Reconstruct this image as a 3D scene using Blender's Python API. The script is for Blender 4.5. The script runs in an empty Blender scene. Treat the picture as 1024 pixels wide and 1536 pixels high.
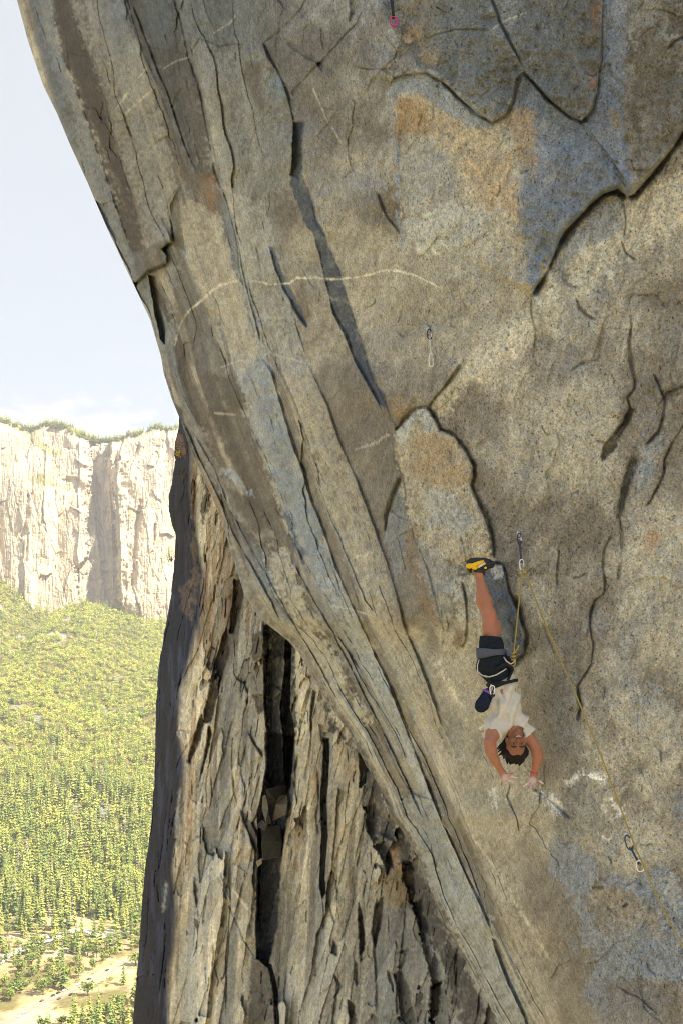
import bpy, bmesh, math, random
import numpy as np
from mathutils import Vector, Matrix
random.seed(7); RNG = np.random.default_rng(7)
scene = bpy.context.scene
COL = scene.collection
F = 1330.0; U0 = 512.0; V0 = 1000.0         # focal length and horizon of the lens, in photo pixels
R = math.radians

# ------------------------------------------------------------------ helpers
def S(r, g, b):
    c = np.array([r, g, b], float) / 255.0
    return np.where(c <= .04045, c / 12.92, ((c + .055) / 1.055) ** 2.4)
def P(u, v, Y):
    return np.stack([(u - U0) / F * Y, Y + 0 * u, (V0 - v) / F * Y], -1)
def pt(u, v, Y): return Vector(((u - U0) / F * Y, Y, (V0 - v) / F * Y))
def sstep(a, b, x):
    t = np.clip((x - a) / (b - a), 0, 1); return t * t * (3 - 2 * t)
def lerp(a, b, t): return a + (b - a) * t
_T = RNG.random((256, 256)).astype(np.float32)
def vnoise(x, y, seed=0):
    x = x + seed * 17.31; y = y + seed * 9.77
    xi = np.floor(x).astype(np.int64); yi = np.floor(y).astype(np.int64)
    fx = x - xi; fy = y - yi
    fx = fx * fx * fx * (fx * (fx * 6 - 15) + 10); fy = fy * fy * fy * (fy * (fy * 6 - 15) + 10)
    x0 = xi & 255; x1 = (xi + 1) & 255; y0 = yi & 255; y1 = (yi + 1) & 255
    return (lerp(lerp(_T[x0, y0], _T[x1, y0], fx), lerp(_T[x0, y1], _T[x1, y1], fx), fy) - .5) * 2
def fbm(x, y, o=4, seed=0, gain=.5, lac=2.03):
    s = 0; a = 1; n = 0
    for i in range(o):
        c, sn = math.cos(i * .6), math.sin(i * .6)
        if i == 0: c, sn = 1, 0
        s = s + a * vnoise(x * c - y * sn, x * sn + y * c, seed + i * 3); n += a; a *= gain; x = x * lac; y = y * lac
    return s / n
def fbm_s(x, y, o=4, seed=0, gain=.5, lac=2.03):      # no rotation: keeps streaks aligned
    s = 0; a = 1; n = 0
    for i in range(o):
        s = s + a * vnoise(x, y, seed + i * 3); n += a; a *= gain; x = x * lac; y = y * lac
    return s / n
def ridged(x, y, o=3, seed=0):
    s = 0; a = 1; n = 0
    for i in range(o):
        s = s + a * (1 - 2 * np.abs(vnoise(x, y, seed + i * 3))); n += a; a *= .5; x = x * 2.1; y = y * 2.1
    return s / n
def facets(x, y, seed=0, tilt=.6):
    """fractured plates: per cell a flat tilted face; returns height, a random number per plate, distance to the joint"""
    xi = np.floor(x).astype(np.int64); yi = np.floor(y).astype(np.int64)
    d1 = np.full(x.shape, 9.); d2 = np.full(x.shape, 9.); h = np.zeros(x.shape); rid = np.zeros(x.shape)
    for dx in (-1, 0, 1):
        for dy in (-1, 0, 1):
            a = (xi + dx + seed * 7) & 255; b = (yi + dy + seed * 13) & 255
            cx = xi + dx + .1 + .8 * _T[a, b]; cy = yi + dy + .1 + .8 * _T[(a + 71) & 255, (b + 29) & 255]
            d = (x - cx) ** 2 + (y - cy) ** 2; m = d < d1
            d2 = np.where(m, d1, np.minimum(d2, d)); d1 = np.where(m, d, d1)
            r = _T[(a + 131) & 255, (b + 57) & 255]
            hh = (r - .5) + tilt * ((x - cx) * (_T[(a + 17) & 255, (b + 91) & 255] - .5) * 2 + (y - cy) * (_T[(a + 201) & 255, (b + 7) & 255] - .5) * 2)
            h = np.where(m, hh, h); rid = np.where(m, r, rid)
    return h, rid, np.sqrt(d2) - np.sqrt(d1)
def curve(pts):
    a = np.array(sorted([(p[1], p[0]) for p in pts]), float)
    def f(v):
        r = np.interp(v, a[:, 0], a[:, 1])
        s0 = (a[1, 1] - a[0, 1]) / (a[1, 0] - a[0, 0]); s1 = (a[-1, 1] - a[-2, 1]) / (a[-1, 0] - a[-2, 0])
        r = np.where(v < a[0, 0], a[0, 1] + s0 * (v - a[0, 0]), r)
        return np.where(v > a[-1, 0], a[-1, 1] + s1 * (v - a[-1, 0]), r)
    return f
def poly_dist(U, V, pts, closed=False):
    """unsigned distance, sign side, parameter along the line (0..1)"""
    pts = [np.array(p, float) for p in pts]
    if closed: pts = pts + [pts[0]]
    L = [np.linalg.norm(b - a) for a, b in zip(pts, pts[1:])]; T = sum(L) + 1e-9
    D = np.full(U.shape, 1e9); Sg = np.ones(U.shape); Tt = np.zeros(U.shape); acc = 0
    for a, b, l in zip(pts, pts[1:], L):
        d = b - a; ll = d @ d + 1e-9
        px = U - a[0]; py = V - a[1]
        t = np.clip((px * d[0] + py * d[1]) / ll, 0, 1)
        qx = px - t * d[0]; qy = py - t * d[1]
        q = np.hypot(qx, qy); m = q < D
        D = np.where(m, q, D)
        Sg = np.where(m, np.sign(d[0] * py - d[1] * px + 1e-9), Sg)
        Tt = np.where(m, (acc + t * l) / T, Tt); acc += l
    return D, Sg, Tt
def inside(U, V, pts):
    r = np.zeros(U.shape, bool); n = len(pts)
    for i in range(n):
        x0, y0 = pts[i]; x1, y1 = pts[(i + 1) % n]
        if y0 == y1: continue
        c = ((y0 > V) != (y1 > V)) & (U < (x1 - x0) * (V - y0) / (y1 - y0) + x0)
        r ^= c
    return r
class Sheet:
    """height field over (U,V) with features digitised on it; H is relief towards the viewer in pixel widths"""
    def __init__(s, U, V, rows_v, warp=2.0, wl=24.):
        s.U, s.V, s.rows = U, V, rows_v
        s.WU = U + warp * fbm(U / wl, V / wl, 3, 31); s.WV = V + warp * fbm(U / wl, V / wl, 3, 47)
        s.H = np.zeros(U.shape); s.C = np.zeros(U.shape + (3,))
        s.N1 = fbm(U / 14., V / 14., 4, 5); s.N2 = fbm(U / 3.6, V / 4.6, 3, 7); s.N3 = fbm(U / 42., V / 55., 3, 9)
    def sl(s, pts, pad):
        vs = [p[1] for p in pts]
        a = np.searchsorted(s.rows, min(vs) - pad); b = np.searchsorted(s.rows, max(vs) + pad)
        return slice(a, max(b, a + 1))
    def edge(s, pts, amp, L=40, side=1, e=1.2, groove=0, gw=2.0, taper=.08, goff=-1.5):
        q = s.sl(pts, L * 4 + 10)
        D, Sg, T = poly_dist(s.WU[q], s.WV[q], pts)
        w = np.clip(np.minimum(T, 1 - T) / taper, 0, 1) if taper else 1
        x = D * Sg * side
        vr = np.clip(1 + .9 * s.N3[q] + .5 * s.N1[q], .35, 1.8)
        e = e * .6; amp = amp * 1.3
        h = amp * vr * sstep(-e, e, x) * np.exp(-np.maximum(x, 0) / L)
        if groove: h = h - groove * vr * np.exp(-((x - goff * .8) / (gw * np.clip(vr, .45, 1.5) * .58)) ** 2 / 2)
        far = np.clip(1 - (D - 3 * L) / L, 0, 1)
        s.H[q] += h * w * far
    def crack(s, pts, depth, w=2.0, taper=.15, jag=.5):
        q = s.sl(pts, 30)
        D, Sg, T = poly_dist(s.WU[q], s.WV[q], pts)
        k = np.clip(np.minimum(T, 1 - T) / taper, 0, 1)
        ww = w * .8 * np.clip(1 + 1.3 * jag * s.N1[q] + jag * s.N3[q] * 2, .3, 2.2) * (.4 + .6 * k)
        s.H[q] -= depth * k * np.exp(-(D / np.maximum(ww, .3)) ** 2)
    def sd(s, pts, q, rag):
        D, _, _ = poly_dist(s.WU[q], s.WV[q], pts, True)
        return np.where(inside(s.WU[q], s.WV[q], pts), D, -D) + rag * (s.N1[q] * 1.1 + s.N2[q] * .9 + s.N3[q] * .6)
    def carve(s, pts, depth, soft=2.0, rag=1.0):
        q = s.sl(pts, 30); s.H[q] -= depth * sstep(-soft, soft, s.sd(pts, q, rag))
    def paint(s, pts, col, a=1.0, soft=6.0, rag=8.0, mask=None):
        q = s.sl(pts, soft + rag * 2 + 10)
        al = a * sstep(-soft, soft, s.sd(pts, q, rag)) * np.clip(.92 + .55 * s.N2[q] + .35 * s.N1[q], .15, 1)
        if mask is not None: al = al * mask[q]
        s.C[q] += (np.array(col) - s.C[q]) * al[..., None]
    def stroke(s, pts, col, w, a=1.0, rag=.6, taper=.1):
        q = s.sl(pts, w * 4 + 10)
        D, _, T = poly_dist(s.WU[q], s.WV[q], pts)
        k = np.clip(np.minimum(T, 1 - T) / taper, 0, 1)
        al = a * k * np.exp(-(D / (w * (1 + rag * (s.N1[q] + s.N2[q])).clip(.15, 3))) ** 2) * np.clip(.95 + .5 * s.N2[q] + .4 * s.N3[q], .3, 1)
        s.C[q] += (np.array(col) - s.C[q]) * al[..., None]

def link(o): COL.objects.link(o); return o
def tag(o, label=None, cat=None, group=None, kind=None):
    if label: o['label'] = label
    if cat: o['category'] = cat
    if group: o['group'] = group
    if kind: o['kind'] = kind
    return o
def np_mesh(name, verts, faces, mat=None, col=None, smooth=True, parent=None):
    """verts (n,3), faces (m,k) int array"""
    me = bpy.data.meshes.new(name)
    verts = np.ascontiguousarray(verts, np.float32); faces = np.ascontiguousarray(faces, np.int32)
    m, k = faces.shape
    me.vertices.add(len(verts)); me.vertices.foreach_set('co', verts.ravel())
    me.loops.add(m * k); me.loops.foreach_set('vertex_index', faces.ravel())
    me.polygons.add(m); me.polygons.foreach_set('loop_start', np.arange(0, m * k, k, dtype=np.int32))
    me.polygons.foreach_set('loop_total', np.full(m, k, np.int32))
    me.polygons.foreach_set('use_smooth', np.full(m, smooth, bool))
    me.update(calc_edges=True)
    if col is not None:
        at = me.attributes.new('Col', 'FLOAT_COLOR', 'POINT')
        c4 = np.ones((len(verts), 4), np.float32); c4[:, :3] = col
        at.data.foreach_set('color', c4.ravel())
    me.validate()
    if mat: me.materials.append(mat)
    o = link(bpy.data.objects.new(name, me))
    if parent: o.parent = parent
    return o
def grid_faces(nr, nc):
    i = np.arange(nr * nc).reshape(nr, nc)
    return np.stack([i[:-1, :-1], i[1:, :-1], i[1:, 1:], i[:-1, 1:]], -1).reshape(-1, 4)
def empty(name, loc, rz=0):
    o = link(bpy.data.objects.new(name, None)); o.location = loc; o.rotation_euler = (0, 0, rz); o.empty_display_size = .1
    return o
def put(o, root):          # parent keeping world coordinates of a mesh built in world space
    o.parent = root; o.matrix_parent_inverse = Matrix.Translation(root.location).inverted(); return o

# tubes and rings collected into one mesh
class MB:
    def __init__(s): s.v = []; s.f = []; s.n = 0
    def add(s, v, f):
        s.v.append(np.asarray(v, float)); s.f.append(np.asarray(f) + s.n); s.n += len(v)
    def tube(s, pts, r, n=8, closed=False, flat=1.0, up=None):
        pts = [Vector(p) for p in pts]; m = len(pts); rr = r if hasattr(r, '__len__') else [r] * m
        V = []; prev = None
        for i, p in enumerate(pts):
            if closed: t = pts[(i + 1) % m] - pts[i - 1]
            else: t = pts[min(i + 1, m - 1)] - pts[max(i - 1, 0)]
            t.normalize()
            if up is not None: a = Vector(up)
            elif prev is None: a = Vector((0, 1, 0)) if abs(t.y) < .9 else Vector((1, 0, 0))
            else: a = prev
            a = (a - t * a.dot(t)).normalized(); prev = a; b = t.cross(a)
            for k in range(n):
                an = 2 * math.pi * k / n
                V.append(p + (a * math.cos(an) * flat + b * math.sin(an)) * rr[i])
        Fc = []
        for i in range(m if closed else m - 1):
            j = (i + 1) % m
            for k in range(n):
                Fc.append((i * n + k, i * n + (k + 1) % n, j * n + (k + 1) % n, j * n + k))
        if not closed:
            c0 = len(V); V.append(pts[0]); V.append(pts[-1])
            for k in range(n):
                Fc.append((c0, (k + 1) % n, k, k)); o = (m - 1) * n; Fc.append((c0 + 1, o + k, o + (k + 1) % n, o + (k + 1) % n))
        s.add([tuple(p) for p in V], Fc)
    def blob(s, c, r, n=10, rot=None):
        V = []; Fc = []; c = Vector(c)
        for i in range(n + 1):
            th = math.pi * i / n
            for k in range(n):
                ph = 2 * math.pi * k / n
                d = Vector((math.sin(th) * math.cos(ph) * r[0], math.sin(th) * math.sin(ph) * r[1], math.cos(th) * r[2]))
                if rot is not None: d = rot @ d
                V.append(tuple(c + d))
        for i in range(n):
            for k in range(n):
                Fc.append((i * n + k, i * n + (k + 1) % n, (i + 1) * n + (k + 1) % n, (i + 1) * n + k))
        s.add(V, Fc)
    def box(s, c, d, rot=None):
        c = Vector(c); V = []
        for x in (-1, 1):
            for y in (-1, 1):
                for z in (-1, 1):
                    q = Vector((x * d[0] / 2, y * d[1] / 2, z * d[2] / 2)); V.append(tuple(c + (rot @ q if rot else q)))
        s.add(V, [(0, 1, 3, 2), (4, 6, 7, 5), (0, 4, 5, 1), (2, 3, 7, 6), (0, 2, 6, 4), (1, 5, 7, 3)])
    def build(s, name, mat, parent=None, smooth=True):
        bm = bmesh.new(); v = np.concatenate(s.v)
        bv = [bm.verts.new(p) for p in v]
        for f in np.concatenate([np.asarray(x) for x in s.f]):
            u = list(dict.fromkeys(int(i) for i in f))
            try: bm.faces.new([bv[i] for i in u]).smooth = smooth
            except ValueError: pass
        bmesh.ops.remove_doubles(bm, verts=bm.verts, dist=1e-6)
        bmesh.ops.recalc_face_normals(bm, faces=bm.faces)
        me = bpy.data.meshes.new(name); bm.to_mesh(me); bm.free()
        if mat: me.materials.append(mat)
        o = link(bpy.data.objects.new(name, me))
        if parent is not None: put(o, parent)
        return o

# ------------------------------------------------------------------ materials
def mat_base(name):
    m = bpy.data.materials.new(name); m.use_nodes = True
    nt = m.node_tree; b = nt.nodes['Principled BSDF']
    return m, nt, b
def N(nt, t, **kw):
    n = nt.nodes.new(t)
    for k, v in kw.items():
        if k.startswith('i_'): n.inputs[int(k[2:])].default_value = v
        else: setattr(n, k, v)
    return n
def simple(name, col, rough=.6, metal=0, noise=.15, scale=40., bump=.0, spec=.3):
    m, nt, b = mat_base(name)
    tc = N(nt, 'ShaderNodeTexCoord'); no = N(nt, 'ShaderNodeTexNoise'); no.inputs['Scale'].default_value = scale; no.inputs['Detail'].default_value = 4
    nt.links.new(tc.outputs['Object'], no.inputs['Vector'])
    mr = N(nt, 'ShaderNodeMapRange'); mr.inputs['From Min'].default_value = .3; mr.inputs['From Max'].default_value = .7
    mr.inputs['To Min'].default_value = 1 - noise; mr.inputs['To Max'].default_value = 1 + noise
    nt.links.new(no.outputs['Fac'], mr.inputs['Value'])
    mx = N(nt, 'ShaderNodeVectorMath', operation='SCALE'); mx.inputs[0].default_value = tuple(col)
    nt.links.new(mr.outputs[0], mx.inputs['Scale']); nt.links.new(mx.outputs[0], b.inputs['Base Color'])
    b.inputs['Roughness'].default_value = rough; b.inputs['Metallic'].default_value = metal
    b.inputs['Specular IOR Level'].default_value = spec
    if bump:
        bp = N(nt, 'ShaderNodeBump'); bp.inputs['Strength'].default_value = bump; bp.inputs['Distance'].default_value = .01
        nt.links.new(no.outputs['Fac'], bp.inputs['Height']); nt.links.new(bp.outputs[0], b.inputs['Normal'])
    return m
def rock_mat(name, grain_scale, grain=.5, stretch=(1, 1, 1), rot=(0, 0, 0), speck=.6, bump=.35, bdist=.02, streak=0., streak_scale=3., gain=1.0):
    """granite: painted mineral colour and some shade x crystal grain x specks, plus a crystal bump"""
    m, nt, b = mat_base(name); L = nt.links.new
    at = N(nt, 'ShaderNodeAttribute', attribute_name='Col')
    tc = N(nt, 'ShaderNodeTexCoord')
    mp = N(nt, 'ShaderNodeMapping'); mp.inputs['Rotation'].default_value = rot; mp.inputs['Scale'].default_value = stretch
    L(tc.outputs['Object'], mp.inputs['Vector'])
    def noise(sc, det, rg, src):
        n = N(nt, 'ShaderNodeTexNoise'); n.inputs['Scale'].default_value = sc; n.inputs['Detail'].default_value = det; n.inputs['Roughness'].default_value = rg
        L(src, n.inputs['Vector']); return n.outputs['Fac']
    def ramp(src, a, b_, lo, hi):
        r = N(nt, 'ShaderNodeMapRange'); r.inputs['From Min'].default_value = a; r.inputs['From Max'].default_value = b_
        r.inputs['To Min'].default_value = lo; r.inputs['To Max'].default_value = hi; L(src, r.inputs['Value']); return r.outputs[0]
    def mul(a, c):
        n = N(nt, 'ShaderNodeMath', operation='MULTIPLY'); L(a, n.inputs[0]); L(c, n.inputs[1]); return n.outputs[0]
    obj = tc.outputs['Object']
    g1 = noise(grain_scale, 3, .75, obj)
    g2 = noise(grain_scale * .28, 4, .65, mp.outputs['Vector'])
    f = mul(ramp(g1, .33, .67, 1 - grain, 1 + grain), ramp(g2, .3, .7, 1 - grain * .55, 1 + grain * .5))
    sp = noise(grain_scale * .8, 2, .6, mp.outputs['Vector'])
    f = mul(f, ramp(sp, .30, .40, 1 - speck, 1.0))
    if streak:
        st = noise(streak_scale, 6, .7, mp.outputs['Vector']); f = mul(f, ramp(st, .32, .68, 1 - streak, 1 + streak))
    if gain != 1.0:
        gg = N(nt, 'ShaderNodeMath', operation='MULTIPLY'); L(f, gg.inputs[0]); gg.inputs[1].default_value = gain; f = gg.outputs[0]
    vm = N(nt, 'ShaderNodeVectorMath', operation='SCALE'); L(at.outputs['Color'], vm.inputs[0]); L(f, vm.inputs['Scale'])
    # warm / cool crystals
    hs = N(nt, 'ShaderNodeMix', data_type='RGBA', blend_type='MULTIPLY'); hs.inputs[0].default_value = .5
    cr = N(nt, 'ShaderNodeValToRGB'); cr.color_ramp.elements[0].position = .38; cr.color_ramp.elements[1].position = .62
    cr.color_ramp.elements[0].color = (.80, .97, 1.25, 1); cr.color_ramp.elements[1].color = (1.18, 1.02, .78, 1)
    L(noise(grain_scale * .55, 3, .7, obj), cr.inputs[0])
    L(vm.outputs[0], hs.inputs[6]); L(cr.outputs[0], hs.inputs[7])
    L(hs.outputs[2], b.inputs['Base Color'])
    b.inputs['Roughness'].default_value = .86; b.inputs['Specular IOR Level'].default_value = .25
    bp = N(nt, 'ShaderNodeBump'); bp.inputs['Strength'].default_value = bump; bp.inputs['Distance'].default_value = bdist
    ad = N(nt, 'ShaderNodeMath', operation='ADD'); L(g1, ad.inputs[0]); L(g2, ad.inputs[1])
    L(ad.outputs[0], bp.inputs['Height']); L(bp.outputs[0], b.inputs['Normal'])
    return m
def attr_mat(name, rough=.8, noise=.2, scale=1., spec=.2, sub=0., detail=4, gain=1.0, transl=0.):
    m, nt, b = mat_base(name); L = nt.links.new
    at = N(nt, 'ShaderNodeAttribute', attribute_name='Col'); tc = N(nt, 'ShaderNodeTexCoord')
    no = N(nt, 'ShaderNodeTexNoise'); no.inputs['Scale'].default_value = scale; no.inputs['Detail'].default_value = detail; no.inputs['Roughness'].default_value = .65
    L(tc.outputs['Object'], no.inputs['Vector'])
    mr = N(nt, 'ShaderNodeMapRange'); mr.inputs['From Min'].default_value = .3; mr.inputs['From Max'].default_value = .7
    mr.inputs['To Min'].default_value = (1 - noise) * gain; mr.inputs['To Max'].default_value = (1 + noise) * gain
    L(no.outputs['Fac'], mr.inputs['Value'])
    vm = N(nt, 'ShaderNodeVectorMath', operation='SCALE'); L(at.outputs['Color'], vm.inputs[0]); L(mr.outputs[0], vm.inputs['Scale'])
    L(vm.outputs[0], b.inputs['Base Color']); b.inputs['Roughness'].default_value = rough; b.inputs['Specular IOR Level'].default_value = spec
    if sub: b.inputs['Subsurface Weight'].default_value = sub; b.inputs['Subsurface Radius'].default_value = (.01, .004, .002)
    return m

# ------------------------------------------------------------------ the overhanging rock face
TAN = S(170,157,126); TANL = S(190,178,143); MID = S(148,137,112); BRN = S(112,99,80); DBR = S(84,75,64)
BLG = S(128,136,136); SLT = S(104,115,128); DSL = S(56,70,88); GLD = S(168,126,58); CHK = S(214,212,202); GRY = S(104,102,94); MOSS = S(78,68,36)
# digitised lines (photo pixels)
S0 = curve([(26,0),(42,60),(52,90),(66,130),(86,170),(106,218),(131,272),(160,340),(185,393),(200,425),(226,480),(242,535),(246,560),(258,598),(271,630),(287,677),(303,712),(325,762),(337,794),(351,840),(367,893),(390,928),(431,960),(449,980),(472,1022),(500,1066),(525,1100),(548,1147),(570,1182),(585,1226),(600,1242),(627,1287),(651,1352),(668,1390),(692,1426),(712,1466),(735,1512),(760,1552)])
F1 = curve([(375,0),(388,80),(402,200),(425,330),(448,460),(468,560),(489,604),(510,665),(536,724),(559,786),(580,845),(592,884),(604,937),(622,978),(642,1030),(660,1083),(683,1133),(715,1220),(750,1320),(790,1420),(850,1560)])
def yr(u, v):
    a = (u - U0) / F; b = (V0 - v) / F
    return 8.28 / (1 + .5 * a + .15 * b)
def base_main(u, v):
    d = u - S0(v); W = np.clip(700 - .30 * v, 230, 640)
    x = np.clip(d / W, 0, 1)
    A = np.interp(v, [-400, 0, 700, 1100, 1536], [1.2, 1.1, 1.0, .75, .55])
    return yr(np.clip(u, -800, 1600), v) * (1 + A * (1 - x) ** 2.3)
vf = np.arange(-70., 1600.1, 1.25)
NC = 940
k = np.linspace(0, 1, NC)[None, :]
uS = S0(vf)[:, None]
Um = uS + (1130 - uS) * (.35 * k * k + .65 * k); Vm = np.repeat(vf[:, None], NC, 1)
M = Sheet(Um, Vm, vf, 1.1, 18.)
phi = (Um - uS) / (F1(vf)[:, None] - uS)          # 0 at the arete, 1 at the corner line
lf = sstep(1.15, .75, phi)                          # left, streaked part
# --- broad relief and streaks
px_ = phi * 15; tv = Vm
ln = fbm_s(px_, tv / 340., 5, 11); ln2 = fbm_s(px_ * 3.2, tv / 150., 4, 23); ln3 = ridged(phi * 9, tv / 420., 3, 37)
gn = fbm(Um / 160., Vm / 190., 5, 41); gn2 = fbm(Um / 46., Vm / 60., 5, 53); gn3 = fbm((Um + .45 * Vm) / 22., (Vm - .45 * Um) / 60., 4, 61)
wx_ = .22 * fbm(Um / 60., Vm / 90., 3, 141); wy_ = .25 * fbm(Um / 45., Vm / 60., 3, 143)
fa, ra, ea = facets(phi * 6.5 + wx_, tv / 250. + wy_, 1, .8); fb, rb, eb = facets(phi * 14 + wx_ * 2, tv / 105. + wy_ * 1.5, 2, .8); fc_, rc, ec = facets(phi * 30 + wx_ * 3, tv / 46. + wy_ * 3, 3, .9)
ga, qa, da = facets((Um + .3 * Vm) / 105. + wx_, (Vm - .3 * Um) / 150. + wy_, 4, .9); gb, qb, db = facets((Um + .45 * Vm) / 34. + wx_ * 2, (Vm - .45 * Um) / 62. + wy_ * 2, 5, .9)
M.H += lf * (11 * fa + 2.0 * fb + .6 * fc_) + (1 - lf) * (4 * ga + 1.6 * gb)
jn = sstep(.1, .5, fbm(Um / 60., Vm / 60., 3, 151) + .25)
M.H -= lf * jn * (2.5 * np.exp(-(ea / .03) ** 2) + .9 * np.exp(-(eb / .04) ** 2)) + (1 - lf) * jn * (.6 * np.exp(-(da / .02) ** 2) + .3 * np.exp(-(db / .04) ** 2))
M.H += lf * (2.6 * ln + .8 * ln2 + 1.2 * np.maximum(ln3, 0)) + (1 - lf) * (5. * gn + 2.8 * gn2 + 2.6 * gn3)
# stepped flakes along the strips
fl = fbm_s(phi * 8 + .35 * fbm(Um / 70., Vm / 140., 3, 71), tv / 520., 3, 83)
st = (fl * 7) % 1.0
M.H += lf * 1.2 * np.where(st < .82, st / .82, (1 - st) / .18)
up = sstep(250, 700, Vm)
M.H += lf * up * 1.0 * ridged(phi * 26, tv / 260., 3, 91)
M.H += fbm(Um / 7., Vm / 8., 3, 97) * .9
# --- base colour
t1 = sstep(-.35, .4, fbm_s(px_ * .9, tv / 500., 4, 101) + .25 * gn2)
cl = lerp(BRN[None, None] * 1.0, TAN[None, None], t1[..., None])
t2 = sstep(.0, .45, fbm_s(px_ * .7 + 9, tv / 460., 4, 113) + .2 * gn2)
cl = lerp(cl, BLG[None, None], (.75 * t2)[..., None])
t3 = sstep(.1, .5, fbm_s(px_ * 1.6 + 3, tv / 260., 4, 117)); cl = lerp(cl, DBR[None, None], (.55 * t3)[..., None])
r1 = sstep(-.3, .45, gn + .55 * gn2); cr_ = lerp(S(124,111,89)[None, None], S(160,148,118)[None, None], r1[..., None])
r2 = sstep(.12, .5, fbm(Um / 75. + 5, Vm / 110., 5, 121)); cr_ = lerp(cr_, S(124,124,118)[None, None], (.55 * r2)[..., None])
M.C[:] = lerp(cr_, cl, lf[..., None]) * (1 + lf * (.26 * (ra - .5) + .2 * (rb - .5)) + (1 - lf) * (.12 * (qa - .5) + .12 * (qb - .5)))[..., None]
# whole-region tone: darker and bluer towards the top
PA, ST, ED, CK, CV = M.paint, M.stroke, M.edge, M.crack, M.carve
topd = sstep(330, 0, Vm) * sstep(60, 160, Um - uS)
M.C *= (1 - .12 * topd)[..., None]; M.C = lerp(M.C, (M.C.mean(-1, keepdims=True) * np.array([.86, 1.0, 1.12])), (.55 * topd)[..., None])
# left strips
PA([(46,-70),(76,-70),(76,0),(93,76),(121,150),(146,225),(171,300),(198,380),(190,395),(150,318),(111,225),(81,150),(61,76),(46,0)], S(106,116,124), .85, 5, 5)
PA([(100,130),(120,150),(146,225),(171,300),(198,375),(205,400),(190,400),(150,318),(120,240)], S(136,134,122), .6, 10, 6)
PA([(77,-70),(103,-70),(105,0),(137,85),(161,150),(178,225),(203,300),(222,378),(198,380),(171,300),(146,225),(121,150),(93,76),(77,0)], S(84,74,64), .9, 4, 6)
PA([(105,0),(185,0),(213,75),(230,130),(255,220),(262,300),(262,340),(250,365),(222,375),(203,300),(178,225),(161,150),(137,85)], S(140,134,116), .75, 6, 8)
PA([(150,-70),(187,-70),(210,60),(180,78),(160,30)], S(106,116,122), .7, 8, 6)
PA([(188,-70),(262,-70),(264,0),(283,85),(300,130),(318,210),(325,270),(300,262),(275,215),(240,130),(213,75),(190,20)], S(80,76,66), .85, 8, 8)
PA([(215,0),(255,0),(262,60),(240,75),(222,40)], S(92,104,106), .8, 8, 6)
PA([(268,0),(390,0),(395,62),(330,70),(290,62),(272,40)], S(104,112,112), .7, 8, 8)
PA([(302,75),(390,70),(410,110),(432,150),(438,270),(400,300),(350,290),(330,270),(318,200),(305,120)], S(126,130,122), .7, 10, 8)
PA([(368,90),(390,95),(398,150),(395,170),(372,140),(364,110)], S(98,86,72), .7, 6, 6)
PA([(400,110),(424,112),(428,140),(424,150),(405,145)], S(112,126,134), .9, 4, 3)
PA([(330,280),(352,330),(362,400),(352,405),(338,345),(325,290)], S(108,120,126), .75, 3, 3)
PA([(300,262),(322,262),(332,290),(330,320),(318,335),(306,310)], S(120,92,52), .75, 5, 8)
PA([(310,275),(318,268),(318,300),(312,320)], S(150,104,44), .7, 3, 4)
# around the slate strip (blue corner face, its shade painted dark)
PA([(455,250),(500,245),(520,260),(560,250),(575,280),(520,300),(480,295),(465,290)], S(126,134,136), .55, 8, 12)
PA([(430,250),(460,300),(505,360),(480,360),(440,300)], S(160,148,120), .3, 8, 6)
# pale blue strip
PA([(390,520),(408,560),(425,620),(440,670),(455,710),(470,760),(487,800),(503,850),(520,890),(545,945),(583,1027),(624,1133),(640,1173),(661,1232),(680,1280),(668,1290),(640,1225),(613,1133),(557,1027),(500,915),(480,880),(455,835),(440,808),(425,775),(412,735),(395,690),(380,655),(366,610),(352,560),(345,520)], S(148,152,146), .85, 3, 5)
PA([(378,565),(402,565),(425,640),(452,720),(470,770),(500,860),(480,860),(440,790),(415,720),(395,640)], S(116,130,142), .6, 8, 14)
PA([(420,760),(436,775),(455,830),(462,860),(448,850),(432,800)], S(74,90,108), .75, 5, 6)
# riser right of it, its shade painted as dark brown
PA([(410,560),(432,600),(452,660),(470,705),(480,740),(500,790),(522,850),(545,910),(575,980),(598,1027),(640,1133),(690,1232),(720,1290),(745,1364),(762,1408),(739,1408),(716,1350),(663,1232),(624,1133),(583,1027),(545,945),(520,890),(503,850),(487,800),(470,760),(455,710),(440,670),(425,620)], S(110,98,78), .75, 4, 4)
# tan strip between riser and corner line
PA([(440,560),(465,560),(489,610),(510,668),(535,727),(558,790),(580,850),(603,940),(640,1032),(682,1135),(640,1130),(600,1027),(545,900),(500,780),(475,700),(450,620)], S(158,147,118), .7, 6, 10)
# brown wall right of the corner line
PA([(470,560),(490,540),(560,570),(592,640),(600,720),(612,800),(640,900),(655,970),(600,930),(585,860),(560,788),(537,724),(510,664),(489,604)], S(116,105,86), .7, 6, 10)
PA([(560,660),(598,650),(605,720),(590,740),(560,720)], S(110,100,82), .6, 6, 8)
PA([(592,745),(604,720),(612,800),(600,860),(590,880),(578,810)], S(124,130,132), .7, 5, 8)
PA([(258,300),(300,300),(335,330),(352,410),(392,530),(365,560),(345,520),(312,452),(288,415)], S(166,154,124), .75, 3, 5)
PA([(345,292),(398,300),(425,420),(455,520),(470,560),(430,562),(396,530),(377,470),(364,411)], S(150,150,136), .7, 3, 5)
PA([(266,372),(298,440),(328,520),(352,560),(375,622),(330,602),(285,540),(256,470)], S(108,99,86), .65, 3, 6)
PA([(250,400),(266,400),(262,440),(268,500),(258,520),(250,470)], S(140,140,130), .6, 3, 5)
PA([(226,300),(245,300),(262,340),(262,365),(240,360)], S(150,142,118), .5, 3, 6)
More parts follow.
